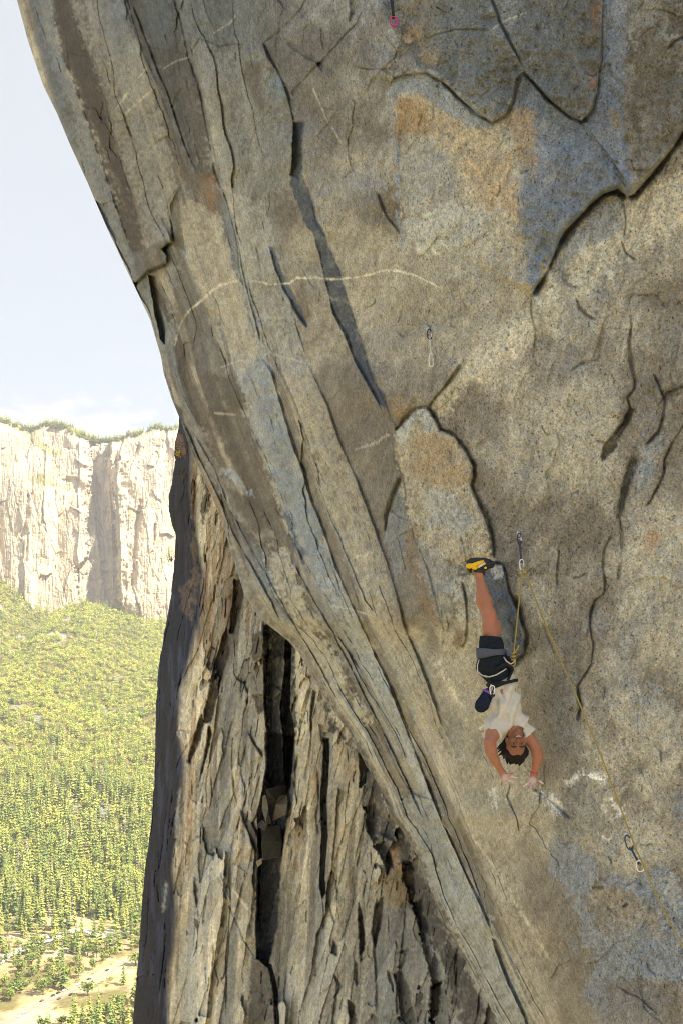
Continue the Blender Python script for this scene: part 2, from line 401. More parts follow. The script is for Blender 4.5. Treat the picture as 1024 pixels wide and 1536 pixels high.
PA([(255,306),(270,282),(273,330),(278,376),(262,366)], S(88,82,62), .7, 2, 4)
PA([(200,380),(222,372),(250,362),(252,392),(222,408),(208,424)], S(98,92,78), .6, 3, 4)
PA([(440,184),(456,184),(454,260),(469,300),(478,336),(490,356),(508,400),(520,440),(536,490),(548,530),(560,565),(578,600),(597,640),(594,646),(572,612),(552,578),(534,545),(518,505),(500,470),(488,420),(476,372),(470,352),(456,330),(447,305),(436,278),(438,250)], S(66,80,96), .93, 2, 2.5)  # slate corner face: bluish rock, with its shade painted in
PA([(404,370),(410,372),(422,410),(440,440),(455,470),(460,490),(452,480),(438,455),(424,435),(414,405)], S(78,92,108), .9, 2, 2)
# strips under the pale blue one: browns and creams
PA([(300,560),(348,560),(366,612),(395,690),(412,738),(425,780),(440,810),(430,822),(400,800),(372,760),(350,700),(320,640)], S(98,87,72), .8, 5, 8)
PA([(262,590),(300,640),(330,700),(345,735),(400,790),(428,830),(400,820),(360,780),(330,740),(295,680)], S(150,142,124), .55, 6, 8)
PA([(335,705),(345,700),(385,745),(372,745)], S(150,158,160), .7, 3, 4)
PA([(345,735),(372,745),(398,790),(385,800),(355,760)], S(96,82,64), .8, 4, 4)
PA([(385,815),(425,825),(455,880),(480,940),(520,1020),(560,1090),(540,1085),(490,1010),(440,930),(400,860)], S(172,163,134), .75, 6, 10)
PA([(335,790),(360,840),(400,900),(450,950),(500,1040),(560,1130),(600,1200),(580,1190),(520,1090),(450,980),(400,935),(365,880)], S(150,140,114), .6, 6, 10)
PA([(300,705),(320,735),(345,790),(330,780),(310,745)], S(150,112,56), .6, 4, 8)
PA([(258,600),(270,610),(300,690),(292,690),(270,640)], S(70,64,58), .8, 4, 3)
PA([(455,850),(500,920),(560,1040),(612,1135),(600,1140),(540,1040),(490,950),(462,890)], S(126,128,120), .6, 5, 8)
PA([(560,1130),(600,1135),(660,1240),(670,1270),(640,1250),(600,1200)], S(128,116,94), .7, 5, 8)
# grey speckled slab low on the arete
PA([(600,1195),(650,1200),(690,1290),(725,1360),(742,1410),(780,1490),(800,1540),(830,1600),(745,1600),(720,1470),(680,1400),(640,1310),(610,1240)], S(146,148,138), .8, 5, 6)
PA([(620,1210),(640,1205),(670,1280),(672,1300),(640,1270)], S(116,124,130), .5, 6, 8)
# broad lower tan ramp
PA([(690,1140),(720,1160),(760,1260),(820,1380),(900,1560),(810,1560),(770,1420),(720,1270),(680,1150)], S(160,148,118), .6, 12, 14)
PA([(780,1250),(830,1290),(860,1350),(875,1420),(890,1560),(850,1560),(810,1420),(780,1310)], S(118,105,86), .6, 12, 16)
# --- centre: pale golden scar and its blue halo
UPD = S(96,99,96)
PA([(560,-70),(905,-70),(902,0),(898,90),(892,140),(884,165),(872,180),(830,155),(800,122),(785,108),(770,130),(760,168),(738,182),(690,150),(655,118),(630,108),(600,60),(575,20)], UPD, .85, 4, 5)
PA([(585,-70),(640,-70),(660,60),(640,100),(610,60),(590,20)], S(128,116,86), .6, 8, 14)
PA([(600,30),(625,45),(650,95),(630,90),(608,60)], S(160,124,66), .55, 6, 12)
PA([(730,-70),(790,-70),(770,40),(740,50)], S(122,124,114), .5, 10, 12)
PA([(580,130),(592,112),(640,106),(690,148),(738,184),(760,172),(775,150),(790,200),(785,330),(720,380),(640,385),(602,370),(596,280),(588,190)], S(162,152,124), .8, 6, 10)
PA([(584,135),(592,113),(640,108),(690,148),(738,184),(745,200),(700,190),(660,165),(630,140),(596,140),(600,330),(612,352),(600,370),(594,250),(585,180)], S(122,136,152), .85, 4, 5)
PA([(590,145),(625,135),(655,165),(690,180),(695,205),(640,195),(600,215),(592,205)], S(170,140,88), .75, 4, 9)
PA([(594,150),(610,140),(640,160),(655,205),(630,195),(606,212),(593,205)], S(152,116,58), .7, 4, 10)
PA([(655,200),(740,190),(770,240),(778,330),(760,325),(700,300),(680,240)], S(178,152,98), .7, 6, 16)
PA([(700,240),(760,230),(778,310),(740,310),(710,280)], S(160,126,70), .55, 6, 16)
PA([(615,330),(680,300),(728,325),(715,350),(690,365),(640,378),(605,372)], S(166,162,140), .85, 6, 8)
PA([(606,205),(650,215),(690,280),(640,300),(612,330)], S(140,142,134), .6, 8, 14)
PA([(785,340),(800,430),(760,430),(700,400),(725,370)], S(158,146,116), .6, 10, 10)
# blue slab right of it
PA([(775,112),(788,108),(830,155),(872,182),(892,165),(898,140),(905,60),(903,-70),(955,-70),(945,60),(935,150),(940,250),(945,292),(925,283),(885,305),(847,346),(822,402),(800,438),(788,400),(780,330),(782,250),(800,220),(795,180),(772,160)], S(104,117,131), .85, 4, 7)
PA([(840,180),(900,180),(920,250),(880,300),(830,340),(805,400),(795,330),(820,250)], S(94,106,122), .5, 14, 20)
PA([(757,175),(768,158),(785,160),(798,190),(805,230),(800,265),(785,258),(770,225)], S(154,122,68), .75, 5, 12)
PA([(845,155),(872,178),(890,163),(880,150)], S(130,116,90), .5, 3, 5)
PA([(920,-70),(1130,-70),(1130,150),(1020,190),(990,235),(960,250),(930,190),(940,60)], S(112,104,82), .8, 10, 18)
PA([(935,60),(985,30),(1010,80),(1000,150),(965,180),(945,120)], S(88,76,48), .6, 8, 22)
PA([(990,0),(1030,0),(1030,50),(1000,50)], S(84,72,48), .7, 6, 14)
PA([(940,165),(958,160),(965,195),(960,215),(945,190)], S(86,80,54), .8, 3, 6)
PA([(916,165),(928,170),(928,190),(918,190)], S(140,110,44), .7, 3, 5)
PA([(885,0),(900,0),(898,40),(890,45)], S(128,84,34), .8, 3, 6)
PA([(882,60),(895,55),(893,75),(884,72)], S(120,92,36), .7, 3, 5); PA([(884,115),(892,115),(892,132),(886,130)], S(150,92,36), .7, 2, 4)
# below the diagonal crack: tan window
PA([(862,360),(905,345),(935,300),(950,300),(1030,250),(1060,300),(980,370),(930,385),(900,430),(870,440),(850,410)], S(178,164,128), .75, 8, 10)
PA([(830,395),(860,350),(900,310),(935,300),(935,345),(890,370),(850,400),(835,430)], S(122,132,142), .7, 6, 8)
PA([(800,440),(835,425),(840,445),(810,470)], S(176,172,156), .7, 4, 6)
# light diagonal band
PA([(645,615),(660,585),(720,520),(770,475),(800,470),(800,510),(760,540),(700,575),(670,630),(655,640)], S(186,172,134), .6, 8, 8)
PA([(560,450),(740,400),(770,450),(720,510),(650,590),(600,560)], S(134,123,99), .45, 14, 14)
# flake above the foot
PA([(592,650),(625,612),(642,612),(656,645),(682,655),(708,698),(708,722),(730,780),(738,840),(690,850),(650,830),(618,800),(600,700)], S(172,156,116), .8, 4, 7)
PA([(628,640),(650,640),(690,680),(702,710),(690,730),(640,725),(615,700)], S(160,122,58), .55, 6, 14)
PA([(594,650),(625,612),(640,612),(655,645),(640,650),(625,630),(604,665)], S(156,162,158), .8, 3, 4)
PA([(640,735),(690,745),(715,800),(680,800),(650,780)], S(144,152,152), .6, 8, 14)
PA([(606,800),(620,790),(645,900),(655,940),(640,930),(620,870)], S(136,106,64), .75, 4, 9)
PA([(618,810),(640,812),(690,850),(668,960),(655,900),(635,860)], S(146,146,136), .5, 6, 12)
PA([(583,600),(600,598),(605,620),(590,640),(580,620)], S(150,120,64), .6, 5, 8)
# blue flake beside the leg
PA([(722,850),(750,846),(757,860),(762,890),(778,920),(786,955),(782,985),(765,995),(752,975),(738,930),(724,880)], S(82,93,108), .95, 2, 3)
PA([(732,848),(752,848),(753,866),(740,868)], S(170,168,160), .8, 3, 3)
PA([(678,868),(715,858),(722,880),(730,950),(700,975),(682,950)], S(166,160,136), .7, 4, 8)
PA([(682,940),(698,945),(694,972),(682,968)], S(128,96,46), .7, 3, 6)
# brown patch beside the climber and cracks' tint
PA([(770,1010),(800,1000),(850,1060),(880,1120),(870,1160),(820,1160),(800,1100),(785,1060)], S(110,98,82), .6, 14, 18)
PA([(810,1060),(850,1055),(870,1110),(840,1110)], S(116,124,128), .4, 12, 14)
PA([(943,612),(953,612),(938,640),(918,678),(902,692),(902,665),(925,645)], S(82,70,42), .85, 2, 3)
PA([(948,686),(956,690),(940,740),(934,770),(926,775),(930,735)], S(76,72,64), .85, 2, 3)
PA([(950,640),(985,600),(1010,600),(1000,660),(970,690),(945,680)], S(140,128,112), .5, 8, 10)
PA([(960,660),(990,650),(975,720),(950,790),(940,790),(955,720)], S(136,142,142), .6, 8, 10)
PA([(968,795),(985,800),(985,820),(970,825)], S(164,116,56), .7, 3, 7)
PA([(985,585),(1010,578),(1030,575),(1030,590),(1000,600)], S(92,80,44), .6, 4, 6)
# blue lichen field low on the right
BLU = S(122,130,138)
PA([(818,1262),(850,1258),(872,1275),(895,1300),(885,1330),(868,1345),(900,1395),(930,1400),(955,1380),(965,1345),(945,1330),(912,1325),(915,1310),(950,1320),(990,1300),(1040,1330),(1130,1400),(1130,1490),(960,1470),(912,1482),(900,1510),(886,1500),(878,1400),(856,1345),(825,1310)], BLU, .85, 6, 14)
PA([(886,1335),(930,1340),(958,1358),(985,1370),(988,1405),(955,1385),(945,1405),(905,1375)], S(144,128,100), .8, 5, 10)
PA([(885,1500),(910,1484),(960,1472),(1000,1500),(1010,1560),(900,1560)], BLU * .9, .6, 8, 14)
PA([(905,1480),(960,1475),(1040,1490),(1040,1560),(985,1560),(940,1500)], S(118,106,88), .7, 6, 12)
PA([(900,1255),(930,1260),(920,1300),(905,1290)], S(130,138,142), .5, 8, 12)
PA([(940,1035),(985,1030),(990,1060),(955,1062)], S(130,138,142), .55, 8, 14)
PA([(845,1400),(860,1405),(872,1440),(862,1440)], BLU, .5, 4, 5)
PA([(1005,1195),(1030,1190),(1030,1230),(1010,1225)], S(110,124,142), .55, 6, 10)
PA([(992,1320),(1010,1310),(1020,1340),(1005,1380)], S(160,156,144), .5, 5, 6)
# chalk and quartz veins
for p, w in (([(842,1178),(868,1164),(888,1162),(910,1173)], 4), ([(878,1163),(895,1166),(908,1172)], 4), ([(912,1195),(922,1208),(935,1225)], 9), ([(802,1183),(825,1202),(846,1220)], 6), ([(736,1180),(742,1195),(746,1215)], 4), ([(718,1090),(728,1096)], 5), ([(895,1250),(915,1262)], 3), ([(752,1163),(770,1172)], 4)):
    ST(p, CHK, w * .9, .5, 1.8)
VEI = S(206,192,150)
for n_v, (p, w) in enumerate((([(275,480),(285,465),(300,452),(305,448),(318,436),(330,428),(345,424),(360,420)], 1.9), ([(372,423),(385,422),(405,427),(425,426),(436,424),(445,417),(470,417),(500,419),(530,417),(555,412),(578,405),(600,407),(625,414),(645,424),(662,434)], 1.7), ([(660,434),(672,418),(690,390)], 1.3),
             ([(262,520),(268,495),(275,478)], 1.2), ([(330,552),(345,545),(360,540),(372,545)], 1.5), ([(410,532),(435,538),(460,545)], 1.2), ([(174,165),(185,150),(205,120),(222,100)], 1.4), ([(180,180),(205,155),(235,128)], 1.2), ([(245,103),(265,92),(285,86)], 1.2),
             ([(468,130),(488,175),(512,215)], 1.2), ([(530,675),(560,665),(585,652)], 2.5), ([(528,838),(545,832),(562,828)], 3), ([(496,908),(530,915),(560,925)], 1.4), ([(320,50),(345,35),(360,15)], 1.2), ([(735,45),(760,30),(790,18)], 1.3), ([(320,619),(355,622)], 1.5))):
    ST(p, VEI * .95, w * .9, .85 if n_v < 2 else .42, .6, .04)
for p, w in (([(700,1245),(740,1300),(770,1350),(800,1400),(830,1450)], 3), ([(640,980),(680,1040),(700,1090)], 5), ([(655,985),(672,1030),(695,1065)], 4)):
    ST(p, S(186,172,136), w, .6, .8)
def grade(C, sat, gain, tint=(1, 1, 1)):
    l = C @ np.array([.2126, .7152, .0722]); return (l[..., None] + (C - l[..., None]) * sat) * gain * np.array(tint)
def contrast(C, mid, g):
    l = np.maximum(C @ np.array([.2126, .7152, .0722]), 1e-4); return C * ((l / mid) ** (g - 1))[..., None]
M.C *= (1 + .22 * M.N2 + .16 * fbm((Um + .4 * Vm) / 9., (Vm - .4 * Um) / 26., 3, 131))[..., None]
M.C = contrast(grade(M.C, .62, 1.10, (.895, 1.0, 1.13)), .22, 1.2)
# --- lines: raised edges, cracks, slots  (side +1: left of a downward line / below a rightward one)
ED([(262,-40),(264,0),(277,46),(284,84),(300,124),(308,168),(317,218),(325,259),(340,295),(356,356),(363,411),(376,472),(394,528)], 8, 45, -1, 1.2, 9, 2.4)
ED([(394,64),(402,85),(418,112),(432,145),(440,184)], 12, 40, 1, 1.4, 10, 2.6, .05)
ED([(440,184),(438,262)], 12, 45, 1, 1.2, 0, 2, .12)
CV([(441,184),(455,184),(454,250),(450,268),(436,262),(439,250)], 13, 2, 1)
ED([(196,0),(213,45),(232,95),(255,150),(275,215),(296,262)], 7, 50, 1, 1.5, 5, 2.2)
ED([(137,85),(161,150),(178,225),(203,300)], 5, 20, -1, 1.2, 3, 1.8)
ED([(352,330),(366,420),(392,520)], 6, 30, 1, 1.2, 4, 2)
ED([(455,184),(454,258),(469,300),(478,336),(492,358),(508,400),(520,440),(536,490),(548,530),(560,567),(580,603),(596,642)], 13, 60, -1, 3.0, 4, 2.0, .05)
ED([(470,352),(477,372),(488,420),(500,470),(518,505),(534,545),(552,578),(572,612)], 7, 40, 1, 2.0, 3, 2, .08)
ED([(404,370),(414,405),(424,432),(438,455),(452,480),(460,492)], 6, 30, 1, 2, 3, 2)
CV([(427,425),(442,442),(456,470),(460,490),(450,478),(436,455)], 9, 2, 1)
ED([(26,18),(40,80),(54,110),(75,170),(100,225),(130,290),(150,330)], 4, 18, 1, 2.5, 0)
ED([(61,76),(81,150),(111,225),(137,300),(158,340)], 4, 40, -1, 3)
ED([(93,76),(121,150),(146,225),(171,300),(198,378)], 6, 40, 1, 3, 2, 2.5)
ED([(105,0),(137,85),(161,150),(178,225),(203,300),(222,378)], 7, 50, -1, 3, 3, 2.5)
ED([(185,0),(213,75),(238,130),(262,200)], 5, 60, 1, 3, 2, 2.5)
CV([(150,178),(156,150),(162,190),(175,215),(168,200),(158,188)], 7, 1.5, 1); CV([(150,305),(162,325),(182,362),(180,366),(160,335)], 7, 1.2, .6)
CV([(268,150),(276,128),(272,140),(256,165)], 8, 2, 1); CV([(255,165),(272,130),(276,126),(270,142),(258,162)], 8, 2, 1); CV([(279,236),(288,230),(284,245)], 7, 2, 1); CV([(188,0),(202,0),(196,20),(191,30)], 12, 2, 1)
CK([(48,78),(70,76),(92,73),(110,80),(135,86),(165,84),(195,74),(208,70)], 4, 1.6); CK([(208,70),(235,72),(262,78),(283,84)], 3, 1.5)
# roof block on the arete
ED([(196,424),(204,424),(212,418),(222,406),(236,400),(250,394),(251,384),(243,374),(252,366),(262,361)], 26, 42, -1, 1.6, 14, 3.0, .04)
ED([(262,361),(259,335),(253,305),(262,292),(268,282)], 10, 30, 1, 1.4, 8, 2.5, .06)
CV([(256,308),(268,284),(270,292),(262,330),(262,362),(258,362),(257,330)], 12, 1.6, 1)
CV([(262,352),(272,355),(276,375),(270,382),(264,366)], 6, 3, 1)
CV([(224,412),(234,414),(243,450),(249,495),(247,516),(242,508),(232,462)], 44, 1.6, .8)
ED([(268,372),(262,420),(262,460),(268,500)], 4, 30, -1, 2)
CV([(248,560),(256,580),(272,605),(284,640),(275,640),(262,605)], 12, 2.5, 1)
ED([(266,372),(288,415),(312,452),(330,520),(352,560)], 7, 40, -1, 1.5, 4, 2)
ED([(398,300),(425,420),(440,470),(455,520),(468,560)], 5, 40, -1, 2, 2, 2)
# network near the top
CK([(285,84),(300,58),(312,62),(330,70),(350,66),(372,68)], 6, 1.8); CK([(396,64),(415,52),(428,40)], 7, 2); CK([(426,58),(445,75),(470,90),(490,102)], 8, 2.5)
CK([(428,40),(450,15),(465,-10)], 5, 1.8); CK([(450,128),(470,105),(490,85),(520,50),(535,35),(550,0)], 6, 2.0); CV([(524,-70),(556,-70),(548,8),(535,18),(524,32),(526,10)], 14, 3, 2); CK([(525,100),(560,104),(600,103)], 5, 2)
CV([(436,138),(452,124),(445,138),(440,145)], 7, 1.5, 1); CK([(345,285),(355,270),(368,240)], 4, 1.6); CK([(370,235),(385,190),(415,152)], 4, 1.5); CV([(362,228),(372,222),(368,236)], 5, 1.5, 1)
CV([(476,95),(486,90),(484,108)], 10, 1.5, 1); CK([(388,20),(392,60)], 4, 1.6); CV([(480,40),(488,50),(486,75),(482,65)], 6, 1.5, 1)
ED([(555,0),(570,40),(585,60),(602,85)], 6, 40, -1, 2, 3, 2.5); ED([(300,-20),(310,20),(330,60)], 4, 30, 1, 2)
CV([(565,60),(580,62),(598,84),(590,88),(572,70)], 5, 4, 2)
ED([(565,290),(572,310),(580,328),(592,342),(600,352)], 6, 40, 1, 1.4, 7, 2.2); ED([(600,145),(597,230),(604,330)], 4, 30, 1, 4)
ED([(583,132),(590,116),(605,110),(640,108),(664,122),(690,148),(715,170),(738,183),(756,172),(768,150),(774,118),(785,108),(800,124),(830,155),(856,175),(872,181),(886,165),(893,140),(899,90),(902,0),(902,-60)], 16, 70, -1, 2.2, 5, 2.6, .03)
CK([(660,122),(690,148),(738,184)], 12, 2.6); CK([(785,108),(830,156),(872,182)], 14, 3.2); CV([(866,174),(876,172),(880,182),(870,184)], 10, 1.5, .5)
ED([(725,-30),(745,30),(762,65),(785,105)], 6, 50, 1, 2, 7, 2.2); CK([(630,60),(680,45),(745,45)], 4, 1.8)
CV([(898,100),(884,150),(876,165),(886,155)], 4, 2, 1)
ED([(1090,150),(1024,195),(1008,222),(985,250),(963,277),(950,292),(940,294)], 22, 55, 1, 1.4, 26, 5.0, .03)
ED([(940,296),(926,283),(905,290),(885,305),(868,325),(846,347),(834,372),(820,405),(804,430),(797,444)], 20, 55, 1, 1.4, 26, 5.0, .04)
CK([(797,440),(796,470),(802,500),(798,540)], 6, 2.6); CK([(930,290),(935,310),(938,335),(935,360)], 5, 1.8); CK([(930,360),(938,380),(955,392)], 7, 2.2); CK([(1000,75),(1012,62),(1040,50)], 9, 2.2)
ED([(787,120),(780,200),(784,330),(797,440)], 3, 30, -1, 4)
CK([(863,445),(868,462),(880,474),(895,480)], 8, 2.6); CK([(850,560),(870,545),(895,540),(902,525)], 5, 1.8)
# flake above the foot
ED([(592,650),(608,630),(625,613),(640,612),(650,626),(659,645),(680,655),(696,675),(708,698),(709,716),(705,728),(713,748),(726,778),(735,802),(739,838)], 15, 70, 1, 1.6, 18, 4.0, .03)
ED([(690,545),(665,580),(652,595),(644,606),(645,615)], 6, 30, 1, 1.2, 9, 2.2)
ED([(592,650),(601,700),(609,728),(612,760),(622,805),(642,850),(655,900),(666,950)], 5, 30, -1, 2, 5, 2.2)
ED([(600,712),(590,740),(580,770),(576,800)], 6, 25, 1, 2, 8, 3); CV([(596,716),(602,718),(588,750),(578,785),(576,770),(586,742)], 8, 2.5, 1)
CK([(595,805),(605,800),(615,797)], 6, 1.8); CK([(597,805),(602,830),(610,860)], 5, 1.8); CK([(690,800),(697,830),(700,850)], 5, 1.8)
CK([(636,830),(650,870),(662,915),(665,960)], 8, 2.6); CK([(665,905),(672,940),(660,975)], 6, 2)
ED([(690,872),(697,900),(699,930),(697,960),(690,974)], 8, 30, 1, 1.5, 8, 2.2); ED([(675,875),(680,866),(700,862),(716,858)], 6, 30, 1, 1.5, 4, 2)
ED([(738,846),(752,848),(757,862),(761,888),(777,920),(786,952),(784,978),(770,992),(752,994)], 18, 26, 1, 2.0, 18, 4.2, .04)
CV([(724,866),(732,890),(745,930),(752,968),(746,970),(736,930),(724,895)], 6, 3, 1)
ED([(700,975),(720,1000),(735,1015)], 3, 30, 1, 3)
# right wall cracks
CK([(944,462),(946,490),(942,512),(944,540),(952,572),(950,585),(940,597),(945,612),(936,632),(922,650),(905,662)], 10, 2.8); CV([(943,612),(951,614),(938,640),(918,676),(903,692),(904,668),(925,647)], 9, 2.5, 2); CK([(893,662),(905,663)], 6, 2)
ED([(976,560),(986,580),(994,602),(993,622),(986,645),(973,660),(966,668)], 9, 40, 1, 1.6, 8, 2.6); CV([(992,600),(995,625),(985,650),(970,664),(980,645),(988,620)], 7, 3, 1)
ED([(1030,625),(1005,665),(994,690),(993,708),(984,730),(975,747),(964,762)], 5, 35, 1, 1.4, 8, 2.0)
CV([(948,684),(956,690),(948,715),(938,745),(934,775),(926,778),(929,745),(936,715)], 12, 3, 1.5); CK([(928,770),(932,800),(934,830)], 9, 2.4); CK([(918,798),(906,822),(902,860)], 8, 2.2)
ED([(902,850),(905,875),(904,890),(890,900),(884,918),(882,940),(888,965),(885,995),(874,1012),(864,1028),(866,1050),(869,1060),(862,1080)], 6, 30, 1, 1.5, 11, 2.8); CV([(884,905),(888,910),(882,945),(879,930)], 6, 2, 1)
CK([(868,1045),(867,1075),(864,1085)], 7, 2); CK([(853,1065),(858,1060)], 5, 1.6); CK([(832,822),(838,826),(835,850),(835,880)], 9, 2.4); CK([(855,868),(870,865),(880,858)], 5, 2); CK([(928,845),(927,870)], 5, 2)
CK([(812,930),(820,955),(832,985)], 4, 1.8); CK([(985,610),(1000,590),(1030,578)], 6, 2.2); CK([(981,1112),(990,1125),(991,1145)], 6, 3)
CK([(762,1168),(764,1180),(760,1195),(768,1212),(775,1228),(779,1250)], 11, 2.6); ED([(799,1180),(818,1194),(838,1210),(856,1228)], 4, 25, -1, 1.5, 9, 2.6); CK([(722,1130),(734,1150),(740,1170)], 6, 2)
CK([(842,1265),(856,1264)], 5, 1.6); CK([(885,1332),(895,1331),(906,1330)], 6, 1.8); CK([(958,1268),(978,1265)], 5, 1.4); CK([(933,1361),(940,1354)], 8, 3); CK([(967,1440),(975,1455),(985,1465)], 5, 1.8); CK([(925,1480),(955,1495),(985,1520)], 6, 2); CK([(872,1320),(900,1350),(930,1380)], 3, 2)
CK([(540,413+2),(562,420),(560,440),(551,458)], 0.1, 1); CK([(562,446),(563,452),(556,460),(548,462)], 7, 1.6); CK([(568,548),(580,542),(590,535)], 4, 1.8)
# corner line, risers and ribs of the left part
ED([(432,440),(448,500),(468,560),(489,604),(510,665),(536,724),(559,786),(580,845),(592,884),(604,937),(622,978),(642,1030),(660,1083),(683,1133)], 9, 90, 1, 2.2, 3, 3, .05)
ED([(390,530),(408,560),(425,620),(440,670),(455,710),(470,760),(487,800),(503,850),(520,890),(545,945),(583,1027),(624,1133),(661,1232),(690,1295),(716,1350),(740,1408)], 13, 60, 1, 2.5, 5, 3.2, .03)
ED([(410,560),(432,600),(452,660),(478,730),(500,790),(522,850),(560,945),(598,1027),(640,1133),(690,1232),(720,1300),(762,1408)], 7, 50, -1, 4, 0, 3, .05)
CK([(472,690),(478,710),(482,735)], 9, 3); CK([(503,862),(515,895),(530,930)], 9, 2.4)
ED([(352,560),(366,610),(380,655),(395,690),(412,735),(425,775),(440,808),(455,835),(470,862)], 6, 40, -1, 1.8, 5, 2.2)
CK([(372,590),(382,615)], 4, 1.5); CK([(400,650),(405,690),(418,715),(428,740)], 6, 1.6); CV([(438,770),(445,785),(455,820),(462,850),(452,840),(442,805)], 9, 2, 1)
CV([(396,818),(410,820),(432,826),(440,840),(425,838)], 6, 3, 1); ED([(330,705),(345,735),(372,745),(398,790),(430,822)], 6, 30, -1, 2.5, 3, 2.5)
ED([(270,620),(300,690),(330,750),(350,800),(400,890),(430,950)], 8, 18, 1, 1.6, 6, 2.2); ED([(285,640),(320,700),(345,765),(372,815),(420,900),(470,985),(520,1075)], 7, 25, 1, 2, 5, 2.2)
ED([(345,765),(385,815),(430,880),(470,950),(520,1040),(560,1120),(590,1180)], 6, 25, -1, 2, 5, 2); ED([(430,825),(470,900),(500,950),(545,1040),(580,1110),(612,1180),(640,1245)], 8, 35, 1, 2, 6, 2.4)
CV([(472,940),(482,938),(486,945),(476,950)], 9, 1.5, .5); CV([(462,850),(472,852),(488,880),(480,880)], 8, 2, 1)
CK([(480,880),(500,910),(540,990),(565,1030)], 8, 2.2); CK([(500,935),(520,975),(545,1010)], 7, 2); CV([(489,1010),(496,1005),(498,1022),(494,1024)], 10, 1.5, .5); CK([(505,1000),(530,1060),(560,1110)], 6, 2); CK([(545,1075),(565,1105),(575,1125)], 8, 3)
ED([(600,1205),(612,1190),(630,1195),(650,1200)], 7, 25, 1, 1.6, 6, 2.2); CK([(598,1198),(615,1196)], 8, 2)
ED([(640,1190),(660,1232),(690,1300),(715,1355),(736,1400)], 5, 20, -1, 2, 4, 2)
CV([(738,1408),(746,1410),(770,1462),(790,1505),(812,1560),(800,1560),(776,1505),(755,1460)], 26, 1.8, .6)
ED([(655,1330),(690,1400),(720,1455),(745,1505),(760,1540)], 6, 30, -1, 1.6, 7, 2); CV([(548,1140),(560,1150),(575,1175),(588,1210),(580,1205),(562,1170)], 16, 2, 1)
CK([(590,1230),(620,1285),(650,1345),(672,1395)], 7, 2); CK([(752,1455),(748,1480),(745,1500),(750,1530)], 4, 2); CK([(683,1000),(700,1050),(720,1090)], 2, 2); CK([(640,1020),(655,1055),(678,1110)], 5, 2)
# scattered small fissures following the fabric of the rock
rs = random.Random(5)
for i in range(120):
    v = rs.uniform(0, 1400); s0 = float(S0(np.array(v))); f1 = float(F1(np.array(v)))
    fr = rs.uniform(.02, .98); ln_ = rs.uniform(12, 60); pts = []
    for q in range(4):
        vv = v + ln_ * q / 3; a_ = float(S0(np.array(vv))); b_ = float(F1(np.array(vv)))
        pts.append((a_ + (b_ - a_) * fr + rs.uniform(-1.5, 1.5), vv))
    CK(pts, rs.uniform(3, 7), rs.uniform(.9, 1.9))
for i in range(80):
    u = rs.uniform(600, 1100); v = rs.uniform(0, 1536); a_ = rs.gauss(1.75, .5); l_ = rs.uniform(5, 22)
    CK([(u, v), (u + math.cos(a_) * l_ * .5 + rs.uniform(-2, 2), v + math.sin(a_) * l_ * .5), (u + math.cos(a_) * l_, v + math.sin(a_) * l_)], rs.uniform(2, 5), rs.uniform(1., 2.2))
Ymain = base_main(Um, Vm); Ymain = Ymain - M.H * Ymain / F
def wall_y(u, v):
    r = int(np.clip(np.searchsorted(vf, v), 0, len(vf) - 1)); c = int(np.clip(np.searchsorted(Um[r], u), 0, NC - 1))
    return float(np.min(Ymain[max(r - 2, 0):r + 3, max(c - 2, 0):c + 3]))
# coarse extensions: up, down, to the right and round the back of the arete
vx = np.concatenate([np.array([-2600., -2000, -1500, -1100, -800, -550, -380, -260, -170, -110]), vf, np.array([1680., 1800, 2000, 2400, 3000])])
nt_, nb_ = 10, 5
uS2 = S0(vx)[:, None]; Ux = uS2 + (1130 - uS2) * (.35 * k * k + .65 * k); Vx = np.repeat(vx[:, None], NC, 1)
Yx = base_main(Ux, Vx); Yx[nt_:-nb_] = Ymain
Cx = np.empty(Ux.shape + (3,)); Cx[nt_:-nb_] = M.C; Cx[:nt_] = M.C[0]; Cx[-nb_:] = M.C[-1]
G = P(Ux, Vx, Yx)
# right: carry on along the wall past the viewer
E = [G[:, -1] + np.array([1.0, -.5, 0]) * s for s in (.6, 1.6, 3.5, 8, 18, 40, 80)]
right = np.stack(E, 1)
# left: the arete turns back into the mountain
Bk = [G[:, 0] + np.array([a, b, 0]) for a, b in ((60, 75), (22, 40), (8, 20), (2.6, 9), (.9, 4), (.22, 1.3), (.03, .35))]
back = np.stack(Bk, 1)
GG = np.concatenate([back, G, right], 1)
CC = np.concatenate([np.repeat(Cx[:, :1], 7, 1), Cx, np.repeat(Cx[:, -1:], 7, 1)], 1)
nr, nc = GG.shape[:2]
m_main = rock_mat('granite_face', 66, grain=.40, speck=.65, bump=.5, bdist=.02, stretch=(1, 1, .6), rot=(0, R(-18), 0))
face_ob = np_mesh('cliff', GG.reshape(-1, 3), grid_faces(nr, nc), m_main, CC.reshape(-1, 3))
tag(face_ob, 'huge overhanging granite face with diagonal ribs behind the upside-down climber', 'cliff', kind='structure')
del GG, CC, G, Cx, Yx

